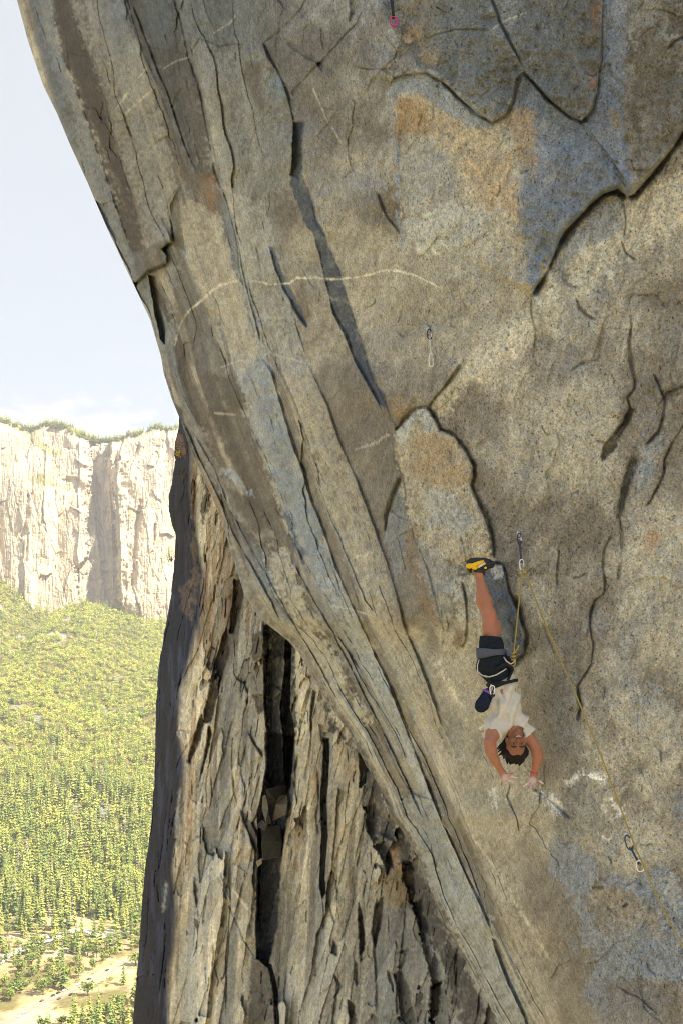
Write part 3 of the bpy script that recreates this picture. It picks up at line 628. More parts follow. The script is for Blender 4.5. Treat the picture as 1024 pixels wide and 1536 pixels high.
# ------------------------------------------------------------------ the buttress behind, seen under the overhang
PS = curve([(272,560),(269,640),(263,664),(262,683),(264,690),(260,711),(259,722),(254,741),(253,760),(257,782),(263,799),(264,808),(261,855),(257,890),(248,942),(238,1004),(234,1074),(233,1140),(232,1173),(228,1232),(218,1305),(212,1378),(206,1462),(200,1530),(196,1600)])
PB = curve([(288,560),(290,680),(288,740),(296,800),(311,858),(300,940),(288,985),(276,1030),(273,1060),(270,1104),(279,1144),(272,1217),(260,1305),(266,1364),(256,1462),(258,1536),(258,1600)])
pv = np.arange(560., 1600.1, 1.25); NP_ = 560
k = np.linspace(0, 1, NP_)[None, :]
uP = PS(pv)[:, None] + 1.2 * fbm(pv / 9., pv * 0, 3, 3)[:, None]
uR = np.interp(pv, [560, 700, 1100, 1536, 1600], [420, 470, 640, 830, 850])[:, None]
Up = uP + (uR - uP) * k; Vp = np.repeat(pv[:, None], NP_, 1)
Q = Sheet(Up, Vp, pv, .9, 16.)
wb = PB(pv)[:, None]
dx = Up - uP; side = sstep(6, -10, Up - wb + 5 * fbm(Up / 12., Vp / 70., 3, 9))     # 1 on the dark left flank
Yp0 = 38 - 17 * np.clip((Up - 250) / 480, 0, 1.3) ** .9
flank = np.clip((wb - Up) / np.maximum(wb - uP, 5), 0, 1)
Yp0 = Yp0 + 7 * flank ** 1.6
sv = Vp + 0 * Up; lean = Up + .05 * (Vp - 1000)
n1 = fbm_s(lean / 22., sv / 240., 5, 201); n2 = fbm_s(lean / 7., sv / 85., 4, 211); n3 = ridged(lean / 30., sv / 300., 4, 221)
lean2 = Up + .28 * (Vp - 1000); n4 = fbm_s(lean2 / 14., sv / 110., 4, 231)
wx_ = .10 * fbm(Up / 20., Vp / 40., 3, 301); wy_ = .14 * fbm(Up / 18., Vp / 26., 3, 303)
fa, ra, ea = facets((lean + .08 * (Vp - 1000)) / 38. + wx_, sv / 260. + wy_, 6, 1.); fb, rb, eb = facets(lean2 / 17. + wx_, sv / 110. + wy_, 7, 1.); fd, rd, ed_ = facets((lean2 + .1 * (Vp - 1000)) / 7. + wx_, sv / 26. + wy_, 8, 1.)
Q.H += 20 * fa + 6 * fb + 1.2 * fd - 5 * np.exp(-(ea / .025) ** 2) * sstep(.1, .4, n1) - 3 * np.exp(-(eb / .04) ** 2) * sstep(.15, .4, n4)
Q.H += 4 * n1 + .6 * n2 + .8 * np.maximum(n3, 0) + 1.0 * n4
sq = (fbm_s(lean / 30., sv / 210., 3, 241) * 6) % 1.0
Q.H += 1.2 * np.where(sq < .8, sq / .8, (1 - sq) / .2)
sq2 = (fbm_s(lean2 / 18., sv / 120., 3, 247) * 5) % 1.0
Q.H += 1.5 * np.where(sq2 < .85, sq2 / .85, (1 - sq2) / .15)
Q.H += 1.0 * fbm(Up / 5., Vp / 9., 3, 251)
PT = S(184,172,140); PM = S(160,149,122); PBn = S(112,97,76); PG = S(128,134,134); PDK = S(68,70,76); POR = S(150,118,84)
a1 = sstep(-.3, .3, n1 + .5 * n2); a2 = sstep(.0, .45, fbm_s(lean / 26. + 4, sv / 300., 4, 261)); a3 = sstep(.12, .45, fbm_s(lean / 11., sv / 170., 4, 271))
c = lerp(PM[None, None], PT[None, None], a1[..., None]); c = lerp(c, PG[None, None], (.6 * a2)[..., None]); c = lerp(c, PBn[None, None], (.55 * a3)[..., None])
a4 = sstep(.22, .5, fbm_s(lean / 9. + 7, sv / 260., 3, 281)) * sstep(120, 20, Up - wb)
c = lerp(c, POR[None, None], (.6 * a4)[..., None])
lowr = sstep(480, 600, Up) * sstep(1150, 1330, Vp)
c = lerp(c, S(112,108,98)[None, None], (.6 * lowr)[..., None])
bl = sstep(1250, 1500, Vp) * sstep(330, 430, Up); c = lerp(c, PG[None, None] * 1.1, (.35 * bl)[..., None])
c = c * (1 + .42 * (ra - .5) + .34 * (rb - .5) + .14 * (rd - .5))[..., None]
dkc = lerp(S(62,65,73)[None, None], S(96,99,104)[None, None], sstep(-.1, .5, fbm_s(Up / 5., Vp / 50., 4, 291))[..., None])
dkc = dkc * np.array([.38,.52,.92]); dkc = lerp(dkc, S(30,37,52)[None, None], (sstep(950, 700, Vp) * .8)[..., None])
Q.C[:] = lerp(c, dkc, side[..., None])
PA, ST, ED, CK, CV = Q.paint, Q.stroke, Q.edge, Q.crack, Q.carve
# flank details
PA([(308,700),(318,690),(316,760),(300,800),(306,740)], S(70,60,48), .8, 2, 4)
PA([(288,720),(296,720),(292,790),(300,860),(290,930),(284,930),(288,840)], S(130,104,74), .55, 2, 4); CV([(292,720),(300,730),(296,790),(300,850),(294,840),(290,780)], 10, 2, 1)
PA([(310,840),(318,840),(306,930),(300,990),(296,990),(302,900)], S(150,112,80), .6, 2, 3); PA([(296,950),(306,945),(302,975),(294,975)], S(140,106,76), .5, 2, 3)
PA([(270,880),(290,870),(288,900),(282,925),(276,920)], S(130,104,76), .5, 2, 5); PA([(262,650),(275,650),(280,690),(270,680)], S(150,100,54), .6, 2, 3)
for p in ([(266,700),(262,760),(268,830),(258,900),(252,960)], [(245,960),(240,1040),(241,1100)], [(256,1160),(248,1240),(240,1300),(232,1340)], [(262,1170),(255,1230),(250,1290)], [(225,1320),(222,1400),(215,1450)], [(280,700),(276,760),(282,820)], [(274,1010),(262,1060),(258,1110)], [(250,1395),(246,1440),(238,1500)]): CK(p, 8, 1.7)
for p in ([(271,1030),(276,1060),(272,1110)], [(272,1180),(262,1250)], [(250,1320),(245,1370)]): ST(p, S(170,166,150), 2.5, .6)
PA([(271,1045),(278,1045),(276,1110),(270,1105)], S(178,176,162), .7, 2, 4)
# chimney and slots
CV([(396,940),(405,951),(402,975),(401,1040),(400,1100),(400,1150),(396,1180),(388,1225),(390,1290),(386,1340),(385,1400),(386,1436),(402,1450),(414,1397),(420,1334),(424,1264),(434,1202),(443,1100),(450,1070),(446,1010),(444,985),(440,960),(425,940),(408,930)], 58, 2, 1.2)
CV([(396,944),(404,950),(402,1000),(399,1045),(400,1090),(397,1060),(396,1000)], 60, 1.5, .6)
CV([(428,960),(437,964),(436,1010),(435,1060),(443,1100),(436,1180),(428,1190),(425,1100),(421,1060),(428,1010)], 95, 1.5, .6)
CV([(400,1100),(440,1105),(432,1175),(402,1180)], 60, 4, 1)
CK([(405,1000),(407,1040),(405,1080)], 12, 1.8); CV([(414,960),(424,955),(424,980),(410,988)], 14, 2, 1); ED([(400,1045),(412,1050),(424,1035)], 10, 20, -1, 1.5)
CV([(387,1290),(389,1240),(394,1240),(390,1300),(387,1380)], 40, 1.5, .6)
PA([(390,930),(440,935),(446,1080),(440,1200),(424,1260),(418,1340),(414,1400),(402,1448),(386,1436),(386,1340),(390,1230),(400,1150),(398,1000)], S(76,80,85), .9, 2, 3)  # shade inside the chimney, painted into the rock colour
PA([(378,952),(395,945),(394,985),(382,995),(378,985)], S(86,76,62), .8, 2, 3); ED([(395,945),(394,985),(380,996)], 9, 20, 1, 1.3, 5)
PA([(374,1005),(398,990),(396,1040),(380,1045),(374,1040)], S(120,116,104), .6, 2, 3); ED([(397,990),(397,1040),(376,1042)], 12, 25, 1, 1.3, 5)
PA([(378,1043),(398,1045),(400,1065),(388,1070)], S(78,68,56), .8, 2, 3)
PA([(362,1230),(368,1222),(385,1235),(389,1260),(385,1285),(375,1260)], S(84,72,60), .85, 2, 2); ED([(360,1215),(366,1232),(376,1258),(385,1282)], 10, 30, 1, 1.3, 6)
PA([(372,1095),(380,1110),(395,1128),(394,1140),(380,1120)], S(92,78,62), .85, 2, 2); ED([(372,1098),(382,1118),(394,1136)], 9, 25, 1, 1.3, 6)
ED([(400,1140),(396,1175),(386,1220),(378,1235),(389,1260),(386,1300),(386,1390),(384,1432)], 10, 30, 1, 1.4, 5)
# lower plug in the chimney
PA([(376,1441),(398,1442),(411,1460),(414,1500),(414,1600),(372,1600),(374,1480)], S(96,90,80), .85, 2, 3); ED([(376,1438),(396,1442),(410,1462),(414,1500),(413,1560)], 14, 40, 1, 2, 8); ED([(373,1490),(388,1488),(396,1492)], 5, 20, 1, 1.5)
CV([(402,1446),(408,1448),(416,1490),(420,1560),(414,1560),(411,1490)], 50, 1.5, .6)
ED([(328,1308),(338,1340),(352,1375),(368,1410),(384,1436)], 8, 40, -1, 1.4, 7)
CK([(345,1275),(344,1310),(346,1360),(343,1400),(340,1450),(339,1530)], 14, 1.7); ED([(330,1310),(345,1352)], 5, 20, 1, 1.5)
CK([(365,1215),(350,1260),(347,1280)], 7, 1.5); CK([(350,1100),(348,1140),(352,1190),(358,1215)], 8, 1.6)
# big dark flakes on the tan side
for p in ([(341,940),(345,978),(330,1028),(317,1083),(305,1083),(314,1039),(323,992),(331,965)], [(303,1072),(306,1086),(298,1118),(286,1146),(281,1142),(290,1112)], [(315,1090),(318,1102),(312,1130),(298,1180),(308,1130)], [(352,870),(366,872),(364,905),(352,950),(344,950),(349,915)]):
    PA(p, S(72,62,50), .85, 1.5, 2); CV(p, 20, 2.0, 1)
PA([(345,885),(360,880),(358,900),(350,945),(340,945)], S(118,92,64), .6, 2, 4)
for p in ([(355,890),(340,900),(338,930)], [(330,955),(322,990),(316,1010)], [(325,975),(318,970),(312,990)], [(370,1115),(362,1160),(370,1185)], [(392,1160),(380,1200),(378,1220)], [(352,1075),(345,1100),(335,1140)]): CK(p, 9, 1.8)
for p in ([(365,1270),(358,1285),(352,1300)], [(335,1400),(328,1425),(325,1450)], [(335,1370),(332,1390)], [(320,1410),(322,1450),(328,1470),(323,1490)], [(292,1320),(296,1355),(300,1380)], [(322,1430),(318,1470),(316,1530)], [(310,1340),(305,1390)]): CK(p, 11, 2.0)
PA([(290,1316),(294,1316),(298,1360),(293,1345)], S(70,72,80), .8, 1.5, 2)
PA([(293,1378),(299,1380),(297,1395),(292,1392)], S(60,58,44), .8, 2, 2)
# second slot and the ribs right of it
CV([(486,1108),(494,1108),(492,1160),(490,1205),(492,1255),(487,1300),(489,1340),(484,1348),(480,1330),(482,1270),(484,1250),(481,1210),(485,1150)], 42, 1.4, .8)
PA([(483,1108),(494,1108),(492,1205),(490,1345),(482,1345),(482,1250),(480,1210)], S(90,84,72), .6, 2, 2)
CK([(489,1345),(497,1370),(503,1385)], 11, 1.8); CK([(484,1345),(486,1370),(485,1395)], 9, 1.6); ED([(478,1150),(480,1200),(476,1225),(480,1255)], 6, 20, -1, 1.3, 7)
for p in ([(468,1100),(464,1140),(457,1175)], [(474,1030),(468,1060),(466,1100)], [(447,1130),(443,1170),(446,1210)], [(455,1200),(450,1220),(452,1240)], [(461,1060),(452,1090),(446,1120)]): CK(p, 12, 2.4)
CV([(462,1035),(468,1032),(458,1070),(450,1100),(447,1090),(455,1060)], 18, 1.5, 1); CV([(470,1035),(484,1042),(480,1060),(470,1080),(468,1110),(464,1080),(468,1055)], 16, 2, 1.5)
CV([(478,1085),(494,1088),(500,1120),(490,1140),(482,1110)], 12, 2, 2)
# broken dark corner below the arete
DK2 = S(76,72,68)
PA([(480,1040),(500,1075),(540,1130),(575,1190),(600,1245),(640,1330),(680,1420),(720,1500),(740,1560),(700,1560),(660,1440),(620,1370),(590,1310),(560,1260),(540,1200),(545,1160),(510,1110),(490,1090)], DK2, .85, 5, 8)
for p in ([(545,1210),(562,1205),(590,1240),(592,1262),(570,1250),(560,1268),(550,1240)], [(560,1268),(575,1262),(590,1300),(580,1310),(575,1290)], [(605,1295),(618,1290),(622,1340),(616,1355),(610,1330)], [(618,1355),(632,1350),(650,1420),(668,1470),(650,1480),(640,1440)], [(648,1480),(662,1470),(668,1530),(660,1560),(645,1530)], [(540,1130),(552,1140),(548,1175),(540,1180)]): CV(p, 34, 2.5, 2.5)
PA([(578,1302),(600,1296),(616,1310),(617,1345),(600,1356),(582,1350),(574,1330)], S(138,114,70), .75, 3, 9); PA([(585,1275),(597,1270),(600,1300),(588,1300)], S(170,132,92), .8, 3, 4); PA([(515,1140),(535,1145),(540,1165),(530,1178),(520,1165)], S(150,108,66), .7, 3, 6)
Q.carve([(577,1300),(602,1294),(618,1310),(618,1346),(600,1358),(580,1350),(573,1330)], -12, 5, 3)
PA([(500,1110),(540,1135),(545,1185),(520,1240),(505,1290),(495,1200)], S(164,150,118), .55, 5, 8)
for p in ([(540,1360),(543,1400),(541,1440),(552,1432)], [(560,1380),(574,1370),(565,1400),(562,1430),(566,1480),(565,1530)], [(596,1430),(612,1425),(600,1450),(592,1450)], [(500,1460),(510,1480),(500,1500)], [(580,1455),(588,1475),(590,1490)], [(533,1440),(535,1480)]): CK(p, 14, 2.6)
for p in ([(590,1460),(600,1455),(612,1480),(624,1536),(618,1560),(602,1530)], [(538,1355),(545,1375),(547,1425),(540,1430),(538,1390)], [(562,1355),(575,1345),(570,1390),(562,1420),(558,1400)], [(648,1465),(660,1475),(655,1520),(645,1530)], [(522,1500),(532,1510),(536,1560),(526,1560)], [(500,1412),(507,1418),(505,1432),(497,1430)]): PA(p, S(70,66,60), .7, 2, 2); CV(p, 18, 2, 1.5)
for p in ([(515,1450),(505,1470),(485,1490)], [(500,1498),(490,1505),(482,1515)], [(500,1510),(496,1520),(484,1528)]): ST(p, S(128,96,44), 2, .7)
for p in ([(452,1240),(446,1275)], [(470,1210),(468,1245)], [(444,1290),(446,1310)], [(474,1160),(472,1190)]): ST(p, S(168,118,62), 2.5, .6)
ST([(330,1308),(350,1335),(375,1368)], S(196,184,150), 1.6, .7); ST([(335,1345),(355,1370)], S(190,178,146), 1.2, .6)
PA([(463,1055),(472,1052),(468,1110),(458,1150),(455,1110)], S(178,168,140), .5, 3, 4)
rs = random.Random(11)
for i in range(210):
    v = rs.uniform(700, 1530); a_ = float(PS(np.array(v))); b_ = float(np.interp(v, [560, 700, 1100, 1536], [330, 350, 520, 740])); u = rs.uniform(a_, b_)
    l_ = rs.uniform(6, 34); sl = rs.uniform(-.32, .05)
    CK([(u, v), (u + sl * l_ * .5 + rs.uniform(-1, 1), v + l_ * .5), (u + sl * l_, v + l_)], rs.uniform(4, 10), rs.uniform(.8, 1.7))
# under the overhang it runs back to meet the face
Q.C *= (1 + .2 * Q.N2)[..., None]; Q.C = contrast(grade(Q.C, .78, 1.0, (.93, 1., 1.08)), .22, 1.35)
Yp = Yp0 - Q.H * Yp0 / F * 1.0
Yp = np.minimum(Yp, 45)
pvx = np.concatenate([[520.], pv, [1700., 2200, 4000, 12000]]); 
def ext(A): return np.concatenate([A[:1], A, np.repeat(A[-1:], 4, 0)], 0)
Uq = ext(Up); Yq = ext(Yp); Vq = np.repeat(pvx[:, None], NP_, 1); Cq = ext(Q.C)
# a ledge closes the top of the buttress
Gp = P(Uq, Vq, Yq); Gp[0] = Gp[1] + np.array([1.5, 16, .6])
bk = np.stack([Gp[:, 0] + np.array(o) for o in ((30, 60, 0), (7, 22, 0), (1.0, 7, 0), (.1, 1.2, 0))], 1)
rg = np.stack([Gp[:, -1] + np.array(o) for o in ((6, 4, 0), (30, 20, 0))], 1)
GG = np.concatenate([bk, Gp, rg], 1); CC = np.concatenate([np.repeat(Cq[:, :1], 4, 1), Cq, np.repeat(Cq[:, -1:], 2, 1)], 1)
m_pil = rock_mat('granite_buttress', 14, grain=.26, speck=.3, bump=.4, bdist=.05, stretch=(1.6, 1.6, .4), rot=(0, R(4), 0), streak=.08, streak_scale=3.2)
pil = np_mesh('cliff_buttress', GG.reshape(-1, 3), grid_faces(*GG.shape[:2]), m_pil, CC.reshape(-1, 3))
tag(pil, 'fluted tan buttress with a dark flank and a deep chimney, beyond the overhang', 'cliff', kind='structure')
def pil_y(u, v):
    r = int(np.clip(np.searchsorted(pv, v), 0, len(pv) - 1)); c_ = int(np.clip(np.searchsorted(Up[r], u), 0, NP_ - 1)); return float(Yp[r, c_])
def pil_base(u, v):
    r = int(np.clip(np.searchsorted(pv, v), 0, len(pv) - 1)); c_ = int(np.clip(np.searchsorted(Up[r], u), 0, NP_ - 1)); return float(Yp0[r, c_])
# chockstones jammed in the chimney: each a faceted block
m_stone = rock_mat('chockstone_granite', 14, grain=.25, speck=.3, bump=.4, bdist=.04)
def stone(name, pts, dep, Yf, col, label, twist=0.0):
    n = len(pts); V = []
    for (u, v), (ou, ov) in zip(pts, [(0, 0)] * n): V.append(tuple(pt(u, v, Yf + twist * (u - pts[0][0]) * 2 + .35 * math.sin(u * 1.7 + v * .9))))
    cu = sum(p[0] for p in pts) / n; cv = sum(p[1] for p in pts) / n
    for (u, v) in pts: V.append(tuple(pt(cu + (u - cu) * .8, cv + (v - cv) * .8, Yf + dep)))
    bm = bmesh.new(); bv = [bm.verts.new(p) for p in V]
    bm.faces.new(bv[:n]); bm.faces.new(bv[n:][::-1])
    for i in range(n): bm.faces.new((bv[i], bv[n + i], bv[n + (i + 1) % n], bv[(i + 1) % n]))
    bmesh.ops.recalc_face_normals(bm, faces=bm.faces)
    bmesh.ops.bevel(bm, geom=bm.edges[:], offset=.02, segments=1, affect='EDGES')
    bmesh.ops.triangulate(bm, faces=bm.faces); bmesh.ops.subdivide_edges(bm, edges=bm.edges[:], cuts=2, use_grid_fill=True)
    for v_ in bm.verts:
        c_ = v_.co; v_.co += Vector((math.sin(c_.z * 9 + c_.x * 5), math.sin(c_.x * 11 + c_.z * 3), math.sin(c_.y * 8 + c_.x * 6))) * .015
    me = bpy.data.meshes.new(name); bm.to_mesh(me); bm.free()
    at = me.attributes.new('Col', 'FLOAT_COLOR', 'POINT')
    at.data.foreach_set('color', np.tile(np.array([*(np.array(col) * .5), 1], np.float32), len(me.vertices)))
    me.materials.append(m_stone); o = link(bpy.data.objects.new(name, me))
    tag(o, label, 'boulder', 'stones jammed in the chimney'); return o
ys = 31.2
stone('chockstone', [(400,1184),(428,1176),(431,1192),(416,1203),(402,1209)], 1.2, ys, S(112,108,98), 'flat topped grey block, highest of the stones jammed in the dark chimney', .01)
stone('chockstone', [(393,1196),(399,1192),(403,1214),(407,1236),(398,1236),(394,1214)], .8, ys - .5, S(132,130,120), 'narrow upright splinter of stone at the left of the jammed blocks', .0)
stone('chockstone', [(414,1206),(420,1194),(431,1192),(432,1206),(428,1222),(408,1233)], 1.0, ys - .3, S(126,118,104), 'pale triangular block at the right of the jammed chimney stones', -.01)
stone('chockstone', [(386,1237),(393,1230),(401,1238),(399,1246),(391,1243)], .5, ys - .6, S(104,104,100), 'small dark wedge of rock under the upright splinter in the chimney')
stone('chockstone', [(393,1240),(421,1237),(423,1262),(422,1286),(394,1290),(392,1262)], 1.6, ys + .1, S(98,98,96), 'big smooth grey block plugging the chimney below the other stones', .005)
stone('chockstone', [(384,1292),(393,1287),(393,1296),(387,1302)], .4, ys - .7, S(176,170,150), 'tiny pale chip wedged beside the smooth chimney plug')

# ------------------------------------------------------------------ valley floor, slope, far cliff
GZ = -315.0
CB = curve([(-600,815),(-250,835),(0,865),(40,885),(80,912),(118,896),(150,903),(180,912),(215,922),(250,925),(420,935),(800,940)])
_cb = np.array([(-1200,800),(-600,815),(-250,835),(0,865),(40,885),(80,912),(118,896),(150,903),(180,912),(215,922),(250,925),(420,935),(800,940),(1500,930)], float)
YC = 2350.0
def slope_top(X): return (V0 - 9 - np.interp(X / YC * F + U0, _cb[:, 0], _cb[:, 1])) / F * YC
def ground_z(X, Y):
    zc = slope_top(np.clip(X, -3400, 1800)); t = np.clip((Y - 1090) / (YC - 1090), 0, 1.0)
    z = GZ + (zc - GZ) * (t ** 1.08) + sstep(1150, 1500, Y) * sstep(3000, 2300, Y) * 26 * fbm(X / 170., Y / 210., 4, 301) * sstep(2350, 1900, Y)
    z = z + sstep(1120, 1000, Y) * 1.2 * fbm(X / 40., Y / 40., 3, 305)
    return np.where(Y > 2700, np.minimum(z, zc), z)
def gz(X, Y): return float(ground_z(np.array([X], float), np.array([Y], float))[0])
# road band is flattened so that it lies on the floor
RD = [(-150, 1610), (0, 1540), (62, 1504), (105, 1487), (136, 1472), (174, 1451), (240, 1415), (330, 1375)]
def floor_pt(u, v): Y = GZ * F / (V0 - v); return np.array([(u - U0) / F * Y, Y])
RDW = np.array([floor_pt(*p) for p in RD])
gx = np.concatenate([np.linspace(-9000, -1500, 20), np.linspace(-1400, 300, 300), np.linspace(350, 9000, 24)])
gy = np.concatenate([np.linspace(-3000, 600, 14), np.linspace(640, 1300, 190), np.linspace(1310, 2600, 130), np.linspace(2700, 12000, 20)])
GX, GY = np.meshgrid(gx, gy)
GZs = ground_z(GX, GY)
Dr, _, _ = poly_dist(GX, GY, [tuple(p) for p in RDW])
GZs = lerp(np.full(GX.shape, GZ), GZs, sstep(8, 30, Dr))
gcol = lerp(S(236,206,150)[None, None], S(214,190,132)[None, None], sstep(-.3, .3, fbm(GX / 25., GY / 25., 4, 311))[..., None])
gcol = lerp(gcol, S(232,214,178)[None, None], sstep(.1, .4, fbm(GX / 60., GY / 30., 4, 315))[..., None])
gcol = lerp(gcol, S(138,132,76)[None, None], (.85 * sstep(0, .35, fbm(GX / 35. + 9, GY / 35., 4, 317)))[..., None])
gcol = lerp(gcol, S(128,118,66)[None, None], (sstep(1080, 1180, GY) * .85)[..., None])
gcol = lerp(gcol, S(190,184,168)[None, None], (sstep(1200, 1300, GY) * sstep(.46, .54, fbm(GX / 34., GY / 40., 4, 321)))[..., None])
gcol = lerp(gcol, S(238,228,204)[None, None], (.35 * sstep(13, 6, Dr))[..., None])
m_ground = attr_mat('dry_meadow', .95, .28, .22)
tag(np_mesh('ground', np.stack([GX, GY, GZs], -1).reshape(-1, 3), grid_faces(*GX.shape), m_ground, gcol.reshape(-1, 3) * .55), 'valley floor of dry golden grass rising into a forested slope', 'ground', kind='structure')
def ribbon(name, line, w, mat, z, label):
    L = [Vector((p[0], p[1], 0)) for p in line]; V = []; n = 0
    pts = []
    for a, b in zip(L, L[1:]):
        for i in range(8): pts.append(a.lerp(b, i / 8))
    pts.append(L[-1])
    for i, p in enumerate(pts):
        t = (pts[min(i + 1, len(pts) - 1)] - pts[max(i - 1, 0)]).normalized(); nrm = Vector((-t.y, t.x, 0))
        for s in (-.5, .5): V.append(tuple(p + nrm * w * s + Vector((0, 0, z))))
    f = [(2 * i, 2 * i + 1, 2 * i + 3, 2 * i + 2) for i in range(len(pts) - 1)]
    o = np_mesh(name, np.array(V), np.array(f), mat, None, False); tag(o, label, name.replace('_', ' '), kind='structure'); return pts
m_road = simple('pale_asphalt', S(150,142,128), .9, 0, .15, .6); m_line = simple('road_paint', S(205,190,120), .8, 0, .1, 1.)
m_grav = simple('white_gravel', S(196,192,184), .95, 0, .2, .5)
rp = ribbon('road', RDW, 7.5, m_road, GZ + .12, 'straight pale valley road crossing the dry meadow')
ribbon('road_marking', RDW, .7, m_line, GZ + .2, 'yellow centre line of the valley road')
GB = [floor_pt(*p) for p in ((-40,1452), (20,1432), (52,1417), (85,1402), (120,1396), (165,1402), (215,1398), (300,1392))]
def bar():
    V = []; pts = []
    for a, b in zip(GB, GB[1:]):
        for i in range(6): pts.append(a + (b - a) * i / 6)
    for i, p in enumerate(pts):
        t = pts[min(i + 1, len(pts) - 1)] - pts[max(i - 1, 0)]; t = t / np.linalg.norm(t); nm = np.array([-t[1], t[0]])
        w = 9 + 8 * math.sin(i * .7) * math.sin(i * .23 + 1)
        for s in (-1, 1): q = p + nm * s * w; V.append((q[0], q[1], max(gz(q[0], q[1]), GZ) + .9))
    f = [(2 * i, 2 * i + 1, 2 * i + 3, 2 * i + 2) for i in range(len(pts) - 1)]
    tag(np_mesh('gravel_bar', np.array(V), np.array(f), m_grav, None, False), 'white gravel bar of the dry river at the edge of the forest', 'river bed', kind='structure')
bar()
# --- far cliff: real relief, metres deep, lit by the sun
RIM = curve([(0,0),(1,1)])
_rim = np.array([(-700,560),(-300,600),(-120,615),(0,630),(22,638),(45,646),(62,640),(66,636),(98,638),(106,648),(125,655),(150,662),(175,659),(192,653),(215,648),(232,641),(250,643),(290,640),(360,630),(520,625)], float)
fu = np.concatenate([np.linspace(-700, -110, 60), np.arange(-100, 330.1, .62), np.linspace(335, 520, 24)])
NV = 420; kk = np.linspace(0, 1, NV)[:, None]
rim = np.interp(fu, _rim[:, 0], _rim[:, 1]) + 2.0 * fbm(fu / 9., fu * 0, 3, 401); bot = np.interp(fu, _cb[:, 0], _cb[:, 1]) + 26
Vf = rim[None] + (bot - rim)[None] * kk; Uf = np.repeat(fu[None], NV, 0)
Z = Sheet(Uf, Vf, np.sort(np.linspace(500, 1000, NV)), 1.2, 12.)
Z.sl = lambda pts, pad: slice(0, NV)
H = Z.H
H += 5 * fbm_s(Uf / 24., Vf / 120., 5, 411) + 2.0 * fbm(Uf / 11., Vf / 22., 5, 421) + 1.0 * np.maximum(ridged(Uf / 13., Vf / 90., 3, 431), 0) + 1.0 * fbm(Uf / 3., Vf / 5., 3, 441)
fa, ra, ea = facets(Uf / 17. + .3 * fbm(Uf / 20., Vf / 40., 3, 503), Vf / 85. + .3 * fbm(Uf / 20., Vf / 30., 3, 505), 9, .9); fb, rb, eb = facets(Uf / 6. + .02 * Vf, Vf / 24., 10, .9)
H += 11 * fbm_s(Uf / 42., Vf / 150., 3, 417) + 7 * fa + 1.4 * fb - 2 * np.exp(-(ea / .05) ** 2)
kq = (fbm_s(Uf / 16., Vf / 110., 3, 451) * 5) % 1.0; H += 2.6 * np.where(kq < .8, kq / .8, (1 - kq) / .2) * .6
ledge = (fbm(Uf / 60., Vf / 12., 3, 461) * 4) % 1.0; H += .7 * ledge
# buttress left of the alcove, the alcove, its ribs
H += 26 * np.exp(-((Uf - 60) / 38) ** 2) * sstep(680, 790, Vf) - 34 * sstep(725, 640, Vf) * sstep(120, 50, Uf) + 14 * np.exp(-((Uf - 225) / 26) ** 2) * sstep(660, 800, Vf)
Z.carve([(136,660),(168,655),(166,700),(172,760),(178,840),(182,920),(122,915),(115,853),(132,835),(131,790),(128,760),(135,720)], 46, 3, 3)
Z.carve([(138,658),(150,660),(146,720),(152,790),(160,840),(168,920),(160,920),(150,830),(140,760)], 10, 3, 2)
Z.edge([(160,665),(163,720),(166,780),(168,840),(171,925)], 12, 8, -1, 1.2); Z.edge([(178,670),(176,720),(180,800),(183,925)], 16, 25, -1, 1.5)
Z.carve([(180,708),(195,690),(206,668),(211,655),(207,680),(192,705),(182,716)], 9, 2, 2)
Z.carve([(40,745),(46,740),(44,770),(40,800),(32,812),(34,790)], 12, 2, 2); Z.carve([(41,800),(44,800),(42,842),(39,842)], 8, 1.5, 1)
Z.carve([(93,718),(104,715),(120,720),(132,732),(136,742),(120,740),(100,740)], 9, 2, 2)
Z.carve([(208,750),(214,748),(210,790),(204,840),(200,880),(196,880),(200,820),(203,780)], 10, 2, 2); Z.carve([(231,785),(234,785),(233,810),(229,818)], 9, 1.5, 1); Z.carve([(200,845),(206,842),(205,875),(200,880)], 6, 2, 1)
Z.carve([(66,645),(80,640),(100,640),(103,672),(90,676),(70,668)], 12, 3, 3)
for p in ([(112,688),(124,697),(135,700)], [(105,760),(115,764),(122,770)], [(84,830),(92,826),(100,830)], [(240,802),(252,800),(262,806)], [(112,795),(118,798)], [(222,697),(232,700)]): Z.edge(p, 5, 10, -1, 1, 2, 1.5)
top = sstep(16, 0, Vf - rim[None]); H -= 16 * top
Yf = YC + 10 - H * YC / F * 1.0 + (bot[None] - Vf) * .42 * 1.8
Yf[-40:] = Yf[-40:]
fc = lerp(S(226,208,178)[None, None], S(206,192,168)[None, None], sstep(-.25, .3, fbm_s(Uf / 9., Vf / 60., 4, 471))[..., None])
fc = lerp(fc, S(186,172,150)[None, None], (.7 * sstep(.1, .45, fbm(Uf / 14., Vf / 26., 5, 481)))[..., None])
fc = lerp(fc, S(216,186,150)[None, None], (.3 * sstep(.15, .4, fbm_s(Uf / 5., Vf / 80., 3, 487)))[..., None])
Z.C[:] = fc * (1 + .2 * (ra - .5) + .15 * (rb - .5))[..., None]
VG = S(148,146,84)
Z.paint([(36,718),(60,708),(84,718),(80,728),(60,725),(50,732)], VG, .9, 3, 6); Z.paint([(20,632),(60,640),(70,672),(55,668),(30,648)], VG, .75, 3, 8); Z.paint([(66,668),(100,674),(96,682),(70,684)], VG, .7, 3, 6)
gm = sstep(.22, .4, fbm(Uf / 7., Vf / 4., 4, 491)) * sstep(.0, .3, fbm(Uf / 30., Vf / 24., 3, 495)); Z.C[:] = lerp(Z.C, VG[None, None], (.75 * gm)[..., None])
